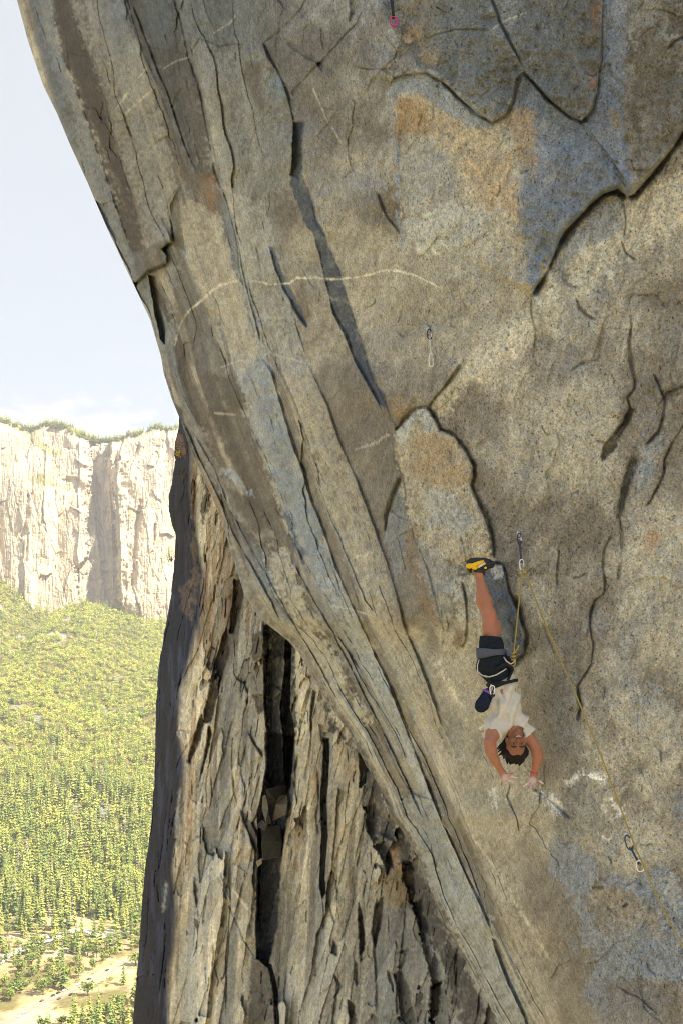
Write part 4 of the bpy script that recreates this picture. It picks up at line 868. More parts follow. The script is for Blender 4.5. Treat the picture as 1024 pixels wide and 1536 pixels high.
tg = sstep(9, 2, Vf - rim[None]); Z.C[:] = lerp(Z.C, S(150,146,92)[None, None], (.6 * tg)[..., None])
Z.paint([(136,660),(160,660),(160,760),(170,830),(172,915),(124,905),(117,853),(134,835),(133,790),(137,720)], S(170,166,156), .7, 5, 5)  # grey shadow of the alcove, put into the cliff colour
Gf = P(Uf, Vf, Yf)
back = np.stack([Gf[0] + np.array(o) for o in ((0, 3000, -40), (0, 900, 60), (0, 250, 40), (0, 60, 14), (0, 18, 5))], 0)
GG = np.concatenate([back, Gf], 0); CC = np.concatenate([np.repeat(np.array([VG]), 5 * len(fu), 0).reshape(5, len(fu), 3), Z.C], 0)
m_far = attr_mat('sunlit_granite', .95, .16, .05, detail=6)
tag(np_mesh('far_cliff', GG.reshape(-1, 3), grid_faces(*GG.shape[:2]), m_far, CC.reshape(-1, 3) * np.array([.68, .67, .65])), 'sunlit pale granite wall across the valley with a shadowed alcove', 'cliff', kind='structure')
rimY = Yf[0].copy(); rimV = rim.copy()
# ------------------------------------------------------------------ trees
m_needle = attr_mat('needles', .75, .35, .35, gain=1.0); m_bark = simple('bark', S(120,92,70), .95, 0, .25, 2.)
def conifer(h, rw, seed, tiers, per, base=.12):
    r = np.random.default_rng(seed); V = []; Cc = []
    for t in range(tiers):
        f = t / (tiers - 1); z = h * (base + (1 - base) * f); rad = rw * (1 - f) ** .8 * r.uniform(.65, 1.15) + .12
        n = max(3, int(per * (1 - .55 * f))); a0 = r.uniform(0, 6.28)
        for i in range(n):
            if r.random() < .14: continue
            a = a0 + 6.283 * i / n + r.uniform(-.35, .35); L = rad * r.uniform(.6, 1.15); wd = L * r.uniform(.28, .5); dz = h / tiers
            ca, sa = math.cos(a), math.sin(a); dr = -L * r.uniform(.1, .4)
            up_ = dz * r.uniform(.5, .9)
            p0 = (0.05 * ca, .05 * sa, z + up_ * .6); p1 = (ca * L * .55 - sa * wd, sa * L * .55 + ca * wd, z + dr * .4); p2 = (ca * L, sa * L, z + dr); p3 = (ca * L * .55 + sa * wd, sa * L * .55 - ca * wd, z + dr * .4 + up_ * .25)
            V += [p0, p1, p2, p3]; g = r.uniform(.7, 1.3); Cc += [g * .8, g, g * 1.15, g]
    V += [(-.12, 0, h * .9), (.12, 0, h * .9), (0, 0, h * 1.02), (0, .1, h * .9)]; Cc += [1, 1, 1.1, 1]
    return np.array(V), np.array(Cc)
def broadleaf(h, rw, seed, n):
    r = np.random.default_rng(seed); V = []; Cc = []
    lobes = [(r.normal(0, .42, 3) * np.array([rw, rw, h * .28]) + np.array([0, 0, h * .6]), r.uniform(.35, .6)) for _ in range(9)]
    for i in range(n):
        c0, q = lobes[r.integers(9)]; d = r.normal(0, 1, 3); d /= np.linalg.norm(d)
        p = c0 + d * np.array([rw * q, rw * q, h * .26 * q / .5]) * r.uniform(.6, 1.05)
        if p[2] < h * .12: continue
        s = rw * r.uniform(.13, .26); a = r.normal(0, 1, 3); a /= np.linalg.norm(a); b = np.cross(d + .5 * a, a); b /= np.linalg.norm(b) + 1e-6
        V += [p - a * s, p - b * s * .7, p + a * s, p + b * s * .7]; g = r.uniform(.7, 1.3); Cc += [g] * 4
    return np.array(V), np.array(Cc)
def quads(n): return np.arange(n).reshape(-1, 4)
PINE = [S(132,138,66), S(112,126,62), S(142,146,72), S(104,120,64), S(150,150,80)]
OAK = [S(166,172,78), S(182,184,90), S(150,162,76), S(176,170,86)]; OAKN = [S(112,124,60), S(126,132,62), S(104,116,58)]
GAIN = 1.18
con = [conifer(30, 5.2, 900 + i, 16, 9) for i in range(5)]; conl = [conifer(26, 5.4, 930 + i, 9, 7, .06) for i in range(4)]
brd = [broadleaf(11, 5.2, 950 + i, 170) for i in range(3)]; brl = [broadleaf(10, 5.4, 960 + i, 60) for i in range(3)]
def trunk_mesh(h, r0):
    m = MB(); m.tube([(0, 0, -1.5), (.1, 0, h * .35), (0, .05, h * .95)], [r0, r0 * .75, r0 * .1], 6)
    for i in range(5):
        a = i * 2.2; z = h * (.25 + .12 * i); m.tube([(0, 0, z), (math.cos(a) * r0 * 4, math.sin(a) * r0 * 4, z + r0 * 1.5)], [r0 * .25, r0 * .06], 4)
    o = m.build('trunk', m_bark); me = o.data; bpy.data.objects.remove(o); return me
tr_con = trunk_mesh(30, .5); tr_brd = trunk_mesh(9, .4)
def crown_mesh(v, c, col, name):
    o = np_mesh(name, v, quads(len(v)), m_needle, col[None] * c[:, None] * GAIN, False); me = o.data; bpy.data.objects.remove(o); return me
CM = [[crown_mesh(v, c, pc, 'crown') for pc in PINE] for v, c in con]; BM_ = [[crown_mesh(v, c, oc, 'crown') for oc in OAKN] for v, c in brd]
TR = random.Random(21); nT = 0
def place_tree(kind, X, Y, h, label, group, z=None):
    global nT
    nm, hb = ('pine_tree', 30.) if kind == 'pine' else ('oak_tree', 11.)
    me = TR.choice(TR.choice(CM)) if kind == 'pine' else TR.choice(TR.choice(BM_))
    root = empty(nm, (X, Y, gz(X, Y) if z is None else z), TR.uniform(0, 6.28)); s = h / hb; wd = s * TR.uniform(.85, 1.25); root.scale = (wd, wd, s)
    for n_, d in (('crown', me), ('trunk', tr_con if kind == 'pine' else tr_brd)):
        o = link(bpy.data.objects.new(n_, d)); o.parent = root
    tag(root, label, 'tree', group); nT += 1
placed = []
def ok_spot(X, Y, d):
    for a, b in placed:
        if (a - X) ** 2 + (b - Y) ** 2 < d * d: return False
    placed.append((X, Y)); return True
# single trees on the meadow, told apart by what stands near them
def fp(u, v): q = floor_pt(u, v); return q[0], q[1]
solo = [('pine',96,1484,34,'tall thin pine beside the near edge of the valley road'), ('pine',186,1478,26,'slender pine standing right against the buttress edge above the road'), ('pine',10,1440,30,'bare-stemmed pine by the gravel bar at the left edge'), ('pine',22,1444,22,'short dark pine next to the gravel bar'),
        ('oak',30,1470,9,'small round oak alone on the dry meadow'), ('oak',50,1463,11,'dark oak left of the dusty track'), ('oak',82,1464,16,'broad grey-green oak in the middle of the meadow'), ('oak',140,1455,13,'round bush-like oak at the far verge of the road'), ('oak',132,1495,14,'leafy oak between the road and the lay-by'), ('oak',118,1467,12,'spreading oak above the road shoulder'),
        ('oak',8,1480,12,'dark oak cut by the left edge of the picture'), ('pine',118,1432,30,'dark pointed pine in the centre of the clearing'), ('pine',108,1430,24,'twin pine just left of the dark pointed one'), ('oak',62,1438,14,'pale oak near the end of the gravel bar'), ('oak',165,1437,12,'oak at the right end of the clearing'), ('oak',155,1443,10,'low oak where the dusty path meets the road')]
for kd, u, v, h, lab in solo:
    X, Y = fp(u, v); placed.append((X, Y)); place_tree(kd, X, Y, h, lab, 'single trees on the valley meadow')
def clear_road(X, Y, d):
    return float(poly_dist(np.array([X]), np.array([Y]), [tuple(p) for p in RDW])[0][0]) > d
n = 0; tries = 0
while n < 112 and tries < 9000:       # thicket in front of the road, nearest of all
    tries += 1; u = TR.uniform(40, 225); v = TR.uniform(1500, 1650)
    if v < 1546 - .34 * (u - 60): continue
    X, Y = fp(u, v)
    if not clear_road(X, Y, 17) or not ok_spot(X, Y, 4.5): continue
    k_ = 'pine' if TR.random() < (.72 if u > 95 else .25) else 'oak'
    place_tree(k_, X, Y, TR.uniform(20, 36) if k_ == 'pine' else TR.uniform(10, 17), 'green pine in the thicket on the near side of the road' if k_ == 'pine' else 'leafy oak in the thicket on the near side of the road', 'pines of the near thicket' if k_ == 'pine' else 'oaks of the near thicket'); n += 1
n = 0; tries = 0
while n < 96 and tries < 4000:       # scattered trees of the open meadow
    tries += 1; u = TR.uniform(-30, 225); v = TR.uniform(1398, 1520)
    if v > 1500 - .3 * (u - 40): continue
    X, Y = fp(u, v)
    if not clear_road(X, Y, 12) or not ok_spot(X, Y, 10): continue
    k_ = 'pine' if TR.random() < .3 + .5 * (v < 1425) else 'oak'
    place_tree(k_, X, Y, TR.uniform(18, 34) if k_ == 'pine' else TR.uniform(8, 17), 'scattered pine on the open meadow between river bed and road' if k_ == 'pine' else 'scattered oak on the open meadow between river bed and road', 'scattered meadow pines' if k_ == 'pine' else 'scattered meadow oaks'); n += 1
n = 0; tries = 0
while n < 100 and tries < 9000:      # front ranks of the forest
    tries += 1; u = TR.uniform(-20, 230); Y = TR.uniform(1035, 1180); X = (u - U0) / F * Y
    if not ok_spot(X, Y, 6.5): continue
    place_tree('pine', X, Y, TR.uniform(28, 44), 'tall pine in the front ranks of the forest beyond the river bed', 'front ranks of the pine forest'); n += 1
# the rest of the forest: one mass
FV = []; FC = []
fr = np.random.default_rng(77)
def scatter(nn, Ylo, Yhi, ulo, uhi, kind):
    Y = fr.uniform(Ylo ** 2, Yhi ** 2, nn) ** .5; u = fr.uniform(ulo, uhi, nn); X = (u - U0) / F * Y
    bare = fbm(X / 34., Y / 40., 4, 321) > .5; up_ = sstep(1300, 1800, Y)
    z = ground_z(X, Y)
    sh = fbm(X / 60., Y / 60., 3, 777)
    for i in range(nn):
        if bare[i] and fr.random() < .8: continue
        oak = fr.random() < np.clip(.10 + .62 * up_[i] + .5 * sh[i], .05, .9)
        v, c = brl[fr.integers(3)] if oak else conl[fr.integers(4)]
        s = fr.uniform(.7, 1.25) * (1.0 if oak else fr.uniform(.7, 1.1)) * (1.25 if Y[i] < 1450 else 1.0); pal = OAK if oak else PINE; col = pal[fr.integers(len(pal))]
        a = fr.uniform(0, 6.28); ca, sa = math.cos(a), math.sin(a); w_ = s * fr.uniform(.85, 1.2)
        q = np.stack([(v[:, 0] * ca - v[:, 1] * sa) * w_ + X[i], (v[:, 0] * sa + v[:, 1] * ca) * w_ + Y[i], v[:, 2] * s + z[i] - .5], -1)
        if not oak and fr.random() < .03: col = S(150,140,120)
        FV.append(q); FC.append(col[None] * (.5 + .5 * c[:, None]) * GAIN * fr.uniform(.85, 1.12))
scatter(2600, 1100, 1450, -80, 300, 0); scatter(9500, 1400, 2400, -80, 320, 0)
scatter(900, 1000, 2350, -420, -90, 0)
V_ = np.concatenate(FV); C_ = np.concatenate(FC)
tag(np_mesh('forest', V_, quads(len(V_)), m_needle, C_, False), 'dense mixed forest of conifers and yellow-green oaks covering the valley slope', 'forest', kind='stuff')
FV = []; FC = []
for i in range(1500):
    u = fr.uniform(-200, 330); j = int(np.argmin(abs(fu - u))); d = fr.uniform(0, 1) ** 2 * 90 - 4; Y = rimY[j] + d
    X = (u - U0) / F * rimY[j]; zz = (V0 - rimV[j]) / F * rimY[j] + min(d, 60) * .22 - 6
    if fbm(np.array([u / 16.]), np.array([3.3]), 3, 88)[0] < -.35: continue
    v, c = conl[fr.integers(4)]; s = fr.uniform(.35, 1.15); w_ = s * 1.3
    FV.append(np.stack([v[:, 0] * w_ + X, v[:, 1] * w_ + Y, v[:, 2] * s + zz], -1)); FC.append(PINE[fr.integers(5)][None] * c[:, None] * 1.5)
V_ = np.concatenate(FV); C_ = np.concatenate(FC)
tag(np_mesh('rim_forest', V_, quads(len(V_)), m_needle, C_, False), 'thin line of conifers along the rim of the far cliff', 'forest', kind='stuff')
FV = []; FC = []
for i in range(320):      # shrubs on the ledges of the far cliff
    j = int(fr.integers(60, len(fu) - 30)); r_ = int(fr.integers(20, NV - 30))
    if gm[r_, j] < .5 and not (r_ > NV - 90 and fr.random() < .6): continue
    v, c = brl[fr.integers(3)]; s = fr.uniform(.4, .8); p = Gf[r_, j]
    FV.append(v * s + p - np.array([0, 2, 3])); FC.append(OAK[fr.integers(4)][None] * c[:, None] * .9)
V_ = np.concatenate(FV); C_ = np.concatenate(FC)
tag(np_mesh('ledge_shrubs', V_, quads(len(V_)), m_needle, C_, False), 'sparse shrubs growing on the ledges of the far cliff', 'shrubs', kind='stuff')
FV = []; FC = []
for i in range(900):     # low scrub over the dry floor
    u = fr.uniform(-60, 240); v = fr.uniform(1385, 1600); X, Y = fp(u, v)
    if not clear_road(X, Y, 9) or fbm(np.array([X / 45.]), np.array([Y / 45.]), 3, 93)[0] < -.12: continue
    v_, c = brl[fr.integers(3)]; s = fr.uniform(.12, .42) * np.array([1.2, 1.2, .8]); col = OAKN[fr.integers(3)] if fr.random() < .6 else S(166,150,96)
    FV.append(v_ * s + np.array([X, Y, gz(X, Y) - .2])); FC.append(col[None] * c[:, None])
V_ = np.concatenate(FV); C_ = np.concatenate(FC)
tag(np_mesh('meadow_scrub', V_, quads(len(V_)), m_needle, C_, False), 'low scrub dotted over the dry valley floor', 'scrub', kind='stuff')
# ------------------------------------------------------------------ cars on the road and its shoulders
m_glass = simple('car_glass', (.02, .025, .03), .15, 0, .05, 2., spec=.6); m_tyre = simple('tyre', (.02, .02, .02), .9); m_lamp = simple('lamp_glass', (.7, .7, .65), .2)
def car(u, v, col, label, along=True, off=0, hgt=1.0):
    X, Y = fp(u, v); i = int(np.argmin(np.hypot(RDW[:, 0] - X, RDW[:, 1] - Y))); j = min(max(i, 1), len(RDW) - 1); d = RDW[j] - RDW[j - 1]; a = math.atan2(d[1], d[0])
    root = empty('parked_car', (X, Y, GZ + .16), a)
    bm = bmesh.new(); prof = [(-2.25, .35), (-2.3, .75), (-2.1, .98 * hgt), (-1.5, 1.02 * hgt), (-1.0, 1.5 * hgt), (.55, 1.52 * hgt), (1.15, 1.02 * hgt), (2.05, .9 * hgt), (2.28, .65), (2.25, .35)]
    lo = [bm.verts.new((x, -.88 + (.16 if z > 1.1 * hgt else 0), z)) for x, z in prof]; hi = [bm.verts.new((x, .88 - (.16 if z > 1.1 * hgt else 0), z)) for x, z in prof]
    bm.faces.new(lo); bm.faces.new(hi[::-1])
    for q in range(len(prof)): bm.faces.new((lo[q], hi[q], hi[(q + 1) % len(prof)], lo[(q + 1) % len(prof)]))
    bmesh.ops.recalc_face_normals(bm, faces=bm.faces); bmesh.ops.bevel(bm, geom=bm.edges[:], offset=.06, segments=2, affect='EDGES')
    me = bpy.data.meshes.new('body'); bm.to_mesh(me); bm.free(); me.materials.append(simple('car_paint', col, .35, 0, .05, 3., spec=.5)); o = link(bpy.data.objects.new('body', me)); o.parent = root
    for y in (-.82, .82):
        m = MB(); s = 1 if y > 0 else -1
        m.add([(-1.2, y, 1.06 * hgt), (.9, y, 1.06 * hgt), (.5, y - s * .085, 1.44 * hgt), (-.92, y - s * .085, 1.44 * hgt), (-1.2, y + s * .02, 1.06 * hgt), (.9, y + s * .02, 1.06 * hgt), (.5, y - s * .06, 1.44 * hgt), (-.92, y - s * .06, 1.44 * hgt)], [(0, 1, 2, 3), (4, 7, 6, 5), (0, 4, 5, 1), (1, 5, 6, 2), (2, 6, 7, 3), (3, 7, 4, 0)])
        o = m.build('side_window', m_glass, None, False); o.parent = root
    m = MB(); m.add([(1.13, -.66, 1.08 * hgt), (1.13, .66, 1.08 * hgt), (.62, .6, 1.48 * hgt), (.62, -.6, 1.48 * hgt), (1.17, -.66, 1.08 * hgt), (1.17, .66, 1.08 * hgt), (.66, .6, 1.48 * hgt), (.66, -.6, 1.48 * hgt)], [(0, 1, 2, 3), (4, 7, 6, 5), (0, 4, 5, 1), (1, 5, 6, 2), (2, 6, 7, 3), (3, 7, 4, 0)])
    o = m.build('windscreen', m_glass, None, False); o.parent = root
    for x in (-1.4, 1.4):
        for y in (-.86, .86):
            m = MB(); m.tube([(x, y - .1, .34), (x, y + .1, .34)], .34, 14); o = m.build('wheel', m_tyre); o.parent = root
    for y in (-.6, .6):
        m = MB(); m.box((2.25, y, .72), (.12, .3, .14)); o = m.build('headlight', m_lamp, None, False); o.parent = root
    tag(root, label, 'car', 'cars along the valley road')
car(80, 1494, (.05,.055,.06), 'dark grey car on the far lane, second from the left of the dark ones'); car(88, 1490, (.03,.03,.035), 'black car just right of the dark grey one on the far lane'); car(107, 1493, (.02,.025,.04), 'large navy van parked on the near shoulder of the road', hgt=1.25)
car(134, 1469, (.06,.07,.08), 'slate car on the road beside the leafy oak'); car(161, 1456, (.05,.06,.07), 'dark car farthest along the road, towards the buttress'); car(63, 1502, (.35,.06,.04), 'small red car on the road'); car(97, 1486, (.8,.8,.78), 'white car in the lane behind the black car'); car(118, 1477, (.75,.75,.74), 'white car halfway along the road')
car(30, 1526, (.8,.8,.8), 'white car at the lower left of the road'); car(37, 1520, (.55,.57,.6), 'silver car at the lower left of the road'); car(89, 1499, (.1,.09,.09), 'brownish car parked at the near edge of the road')
# ------------------------------------------------------------------ plants on the rock
m_leaf = attr_mat('leaves', .7, .3, 9.)
def plant(name, u, v, Y, r, n, col, label, cat, up=1.0, seed=1):
    rr = np.random.default_rng(seed); root = empty(name, pt(u, v, Y)); V = []; Cc = []
    tips = [rr.normal(0, .5, 3) * np.array([1, .8, .6]) * r + np.array([0, 0, r * .5 * up]) for _ in range(9)]
    for i in range(n):
        t = tips[rr.integers(9)]; p = t + rr.normal(0, .26, 3) * r; s = r * rr.uniform(.07, .15); a = rr.normal(0, 1, 3); a /= np.linalg.norm(a); b = np.cross(a, rr.normal(0, 1, 3)); b /= np.linalg.norm(b)
        V += [p - a * s, p - b * s * .45, p + a * s, p + b * s * .45]; Cc += [rr.uniform(.65, 1.35)] * 4
    o = np_mesh('foliage', np.array(V), quads(len(V)), m_leaf, np.array(col)[None] * np.array(Cc)[:, None], False); o.parent = root
    m = MB()
    for t in tips[:7]: m.tube([(0, 0, -.3 * r), tuple(t * .5 + np.array([0, 0, .05 * r])), tuple(t)], [.05 * r, .03 * r, .01 * r], 5)
    o = m.build('stems', m_bark); o.parent = root
    tag(root, label, cat)
plant('bush', 272, 684, 40.5, .34, 260, S(214,190,72), 'small yellow bush on the ledge at the top of the dark buttress', 'bush', seed=3)
plant('shrub', 257, 840, pil_base(266, 840) - .6, .30, 120, S(66,84,48), 'dark green shrub clinging to the shaded flank of the buttress', 'shrub', seed=4)
plant('shrub', 275, 715, pil_base(280, 715) - .5, .3, 110, S(62,66,40), 'dull olive shrub on the dark rock just below the yellow bush', 'shrub', seed=8)
plant('fern', 461, 1067, pil_base(461, 1067) - .3, .10, 60, S(70,110,48), 'upper of two tiny green ferns growing from the pale ribs', 'fern', seed=5)
plant('fern', 457, 1085, pil_base(457, 1085) - .3, .10, 60, S(76,114,50), 'lower of two tiny green ferns growing from the pale ribs', 'fern', seed=6)

# ------------------------------------------------------------------ bolts, quickdraws, rope
m_steel = simple('steel', (.50, .51, .52), .32, .9, .1, 60.); m_dark = simple('dark_anodised', (.035, .05, .085), .35, .6, .1, 60.); m_silver = simple('bright_alloy', (.6, .6, .58), .35, .4, .06, 60.)
m_pink = simple('pink_anodised', (.40, .03, .12), .3, .5, .1, 60.); m_purple = simple('purple_anodised', (.25, .05, .35), .3, .5, .1, 60.); m_blue = simple('blue_anodised', (.03, .08, .25), .3, .5, .1, 60.)
m_web_grey = simple('grey_webbing', (.42, .43, .42), .9, 0, .2, 300., .3); m_web_navy = simple('navy_webbing', (.03, .045, .08), .9, 0, .2, 300., .3); m_web_black = simple('black_webbing', (.018, .02, .026), .9, 0, .2, 300., .3)
m_rope = simple('rope_sheath', S(138,126,66), .85, 0, .28, 160., .5); m_rope2 = simple('rope_sheath_pale', S(150,132,66), .85, 0, .3, 200., .5)
def ring_pts(c, ax, ay, w, h, n=20, pw=2.6):
    out = []
    for i in range(n):
        t = 2 * math.pi * i / n; ct, st = math.cos(t), math.sin(t)
        k_ = 1 + .18 * st                                    # wider at one end, like a snap-link
        out.append(Vector(c) + ax * (w / 2 * k_ * math.copysign(abs(ct) ** (2 / pw), ct)) + ay * (h / 2 * math.copysign(abs(st) ** (2 / pw), st)))
    return out
def snaplink(root, a, b, width, r, mat, nm='carabiner', gate=True, rgt=Vector((1, 0, 0))):
    a, b = Vector(a), Vector(b); c = (a + b) / 2; ay = (b - a).normalized(); h = (b - a).length; ax = (rgt - ay * rgt.dot(ay)).normalized()
    m = MB(); m.tube(ring_pts(c, ax, ay, width, h), r, 7, True); o = m.build(nm, mat, root)
    if gate:
        m = MB(); q = c + ax * width * .47; m.tube([q - ay * h * .26, q + ay * h * .28], r * 1.25, 7); g = m.build('gate', m_steel); g.parent = o
        g.matrix_parent_inverse = Matrix.Identity(4)
    return o
def bolt(u, v, label):
    Y = wall_y(u, v); p = pt(u, v, Y); root = empty('bolt_hanger', p)
    m = MB(); m.box(p + Vector((0, -.004, -.006)), (.034, .008, .05)); m.tube(ring_pts(p + Vector((0, -.018, -.034)), Vector((1, 0, 0)), Vector((0, -.55, -.84)), .03, .034, 14), .005, 6, True); m.build('hanger', m_steel, root)
    m = MB(); m.tube([p + Vector((0, .03, 0)), p + Vector((0, -.016, 0))], .006, 6); m.tube([p + Vector((0, -.008, 0)), p + Vector((0, -.017, 0))], .0105, 6); m.build('bolt', m_steel, root)
    tag(root, label, 'bolt', 'bolts in the rock face'); return p
def draw(pts, offs, mats, widths, label, rgts=(Vector((1, 0, 0)), Vector((1, 0, 0)))):
    """pts: top link from/to, sling from/to, bottom link from/to in photo pixels"""
    W = [pt(u, v, wall_y(u, v) - o) for (u, v), o in zip(pts, offs)]
    root = empty('quickdraw', W[0])
    snaplink(root, W[0], W[1], widths[0], .0058, mats[0], rgt=rgts[0])
    m = MB(); d = (W[3] - W[2]); n_ = 7
    m.tube([W[2] + d * (i / (n_ - 1)) + Vector((0, -.004 * math.sin(i), 0)) for i in range(n_)], [.009] + [.0085] * (n_ - 2) + [.009], 8, flat=.35, up=(0, 1, 0)); sl = m.build('sling', mats[1], root)
    m = MB(); m.tube(ring_pts(W[2] + d * .03, Vector((1, 0, 0)), d.normalized(), .022, .03, 12), .004, 6, True); m.tube(ring_pts(W[3] - d * .03, Vector((1, 0, 0)), d.normalized(), .022, .03, 12), .004, 6, True); k_ = m.build('stitched_loop', mats[1]); k_.parent = sl
    snaplink(root, W[4], W[5], widths[1], .0058, mats[2], rgt=rgts[1])
    tag(root, label, 'quickdraw', 'quickdraws hanging on the face'); return W
bolt(642, 493, 'bolt and ring hanger holding the lone quickdraw high on the face'); bolt(777, 800, 'bolt and ring hanger the climbing rope hangs from'); bolt(938, 1252, 'bolt and ring hanger low on the right by the slanting rope')
draw([(642.5,494),(644,509),(643.5,507),(646,532),(645.5,530),(646.5,550)], [.035,.05,.05,.06,.06,.055], [m_dark, m_web_grey, m_silver], [.034,.036], 'lone quickdraw with pale sling hanging empty high on the face')
Wc = draw([(777.5,800),(778.8,815),(778.5,813),(781,842),(781,839),(782.4,855)], [.035,.06,.06,.09,.09,.09], [m_dark, m_web_navy, m_silver], [.03,.034], 'quickdraw with dark sling that the rope runs through above the climber')
draw([(938.5,1253),(945.5,1274),(945,1272),(958,1296),(956.5,1291),(961,1307)], [.035,.06,.06,.08,.08,.08], [m_dark, m_web_navy, m_silver], [.05,.055], 'quickdraw low on the right beside the slanting rope', (Vector((1, 0, .4)), Vector((1, 0, 0))))
# top draw: blue link, black sling, pink and purple link
W = [pt(u, v, wall_y(590, 20) - .06) for u, v in ((584,-22),(585,4),(587,-2),(589.5,28),(589,26),(591,39))]
root = empty('quickdraw', W[0]); snaplink(root, W[0], W[1], .06, .0058, m_blue); m = MB(); m.tube([W[2], (W[2] + W[3]) / 2 + Vector((0, -.005, 0)), W[3]], [.016, .012, .012], 8, flat=.35, up=(0, 1, 0)); m.build('sling', m_web_black, root)
cb = snaplink(root, W[4] + Vector((0, 0, .004)), W[5], .058, .006, m_pink, gate=False, rgt=Vector((1, 0, -.45)))
m = MB(); q = ring_pts((W[4] + W[5]) / 2, (Vector((1, 0, -.45))).normalized(), (W[5] - W[4]).normalized(), .058, (W[5] - W[4]).length); m.tube(q[17:20] + q[0:4], .0066, 7); g = m.build('gate', m_purple); g.parent = cb
tag(root, 'quickdraw with black sling and pink link at the top edge of the picture', 'quickdraw', 'quickdraws hanging on the face')
bolt(583, -26, 'bolt of the pink quickdraw just above the top edge')
# rope: harness knot -> link -> down to the right, out of the picture
YB = 7.22
link_p = Wc[5] + Vector((0, -.004, .012)); knot = pt(769, 986, YB - .12)
def catenary(a, b, sag, n=30): return [a.lerp(b, i / (n - 1)) + Vector((0, 0, -sag * 4 * (i / (n - 1)) * (1 - i / (n - 1)))) for i in range(n)]
pts_r = [pt(u, v, Y) for u, v, Y in ((787,857,7.28),(800,893,7.22),(818,938,7.16),(838,986,7.1),(865,1047,7.03),(886,1098,6.97),(905,1145,6.92),(924,1196,6.86),(939,1236,6.82),(952,1271,6.78),(964,1298,6.74),(982,1338,6.7),(1000,1375,6.66),(1024,1421,6.6),(1060,1490,6.5),(1110,1580,6.4))]
up_r = catenary(knot + Vector((.004, 0, .03)), link_p, .004)
m = MB(); m.tube(up_r + [link_p + Vector((.01, -.006, .008)), link_p + Vector((.022, -.004, -.008))] + pts_r, .0062, 8)
rope = m.build('climbing_rope', m_rope); tag(rope, 'yellow-green climbing rope running from the climber through the quickdraw and off to the lower right', 'rope')
m = MB()
ax_ = (link_p - knot).normalized(); sx_ = ax_.cross(Vector((0, 1, 0))).normalized(); sy_ = ax_.cross(sx_)
def helix(r, h0, h1, turns, ph): return [knot + ax_ * lerp(h0, h1, i / 40) + (sx_ * math.cos(ph + turns * 6.283 * i / 40) + sy_ * math.sin(ph + turns * 6.283 * i / 40)) * r * (.8 + .3 * math.sin(i * .5)) for i in range(41)]
m.tube(helix(.015, -.03, .045, 2.5, 0), .0066, 7); m.tube(helix(.013, -.025, .05, 2.5, 2.2), .0066, 7); m.tube(ring_pts(knot - ax_ * .045, sx_, ax_, .04, .05, 14), .0062, 7, True)
m.tube([knot + ax_ * .03, knot + ax_ * .06 + sx_ * .0 + Vector((.025, -.01, .01)), knot + ax_ * .09 + Vector((.035, -.01, .012))], .0062, 7)
m.build('knot', m_rope2, None).parent = rope

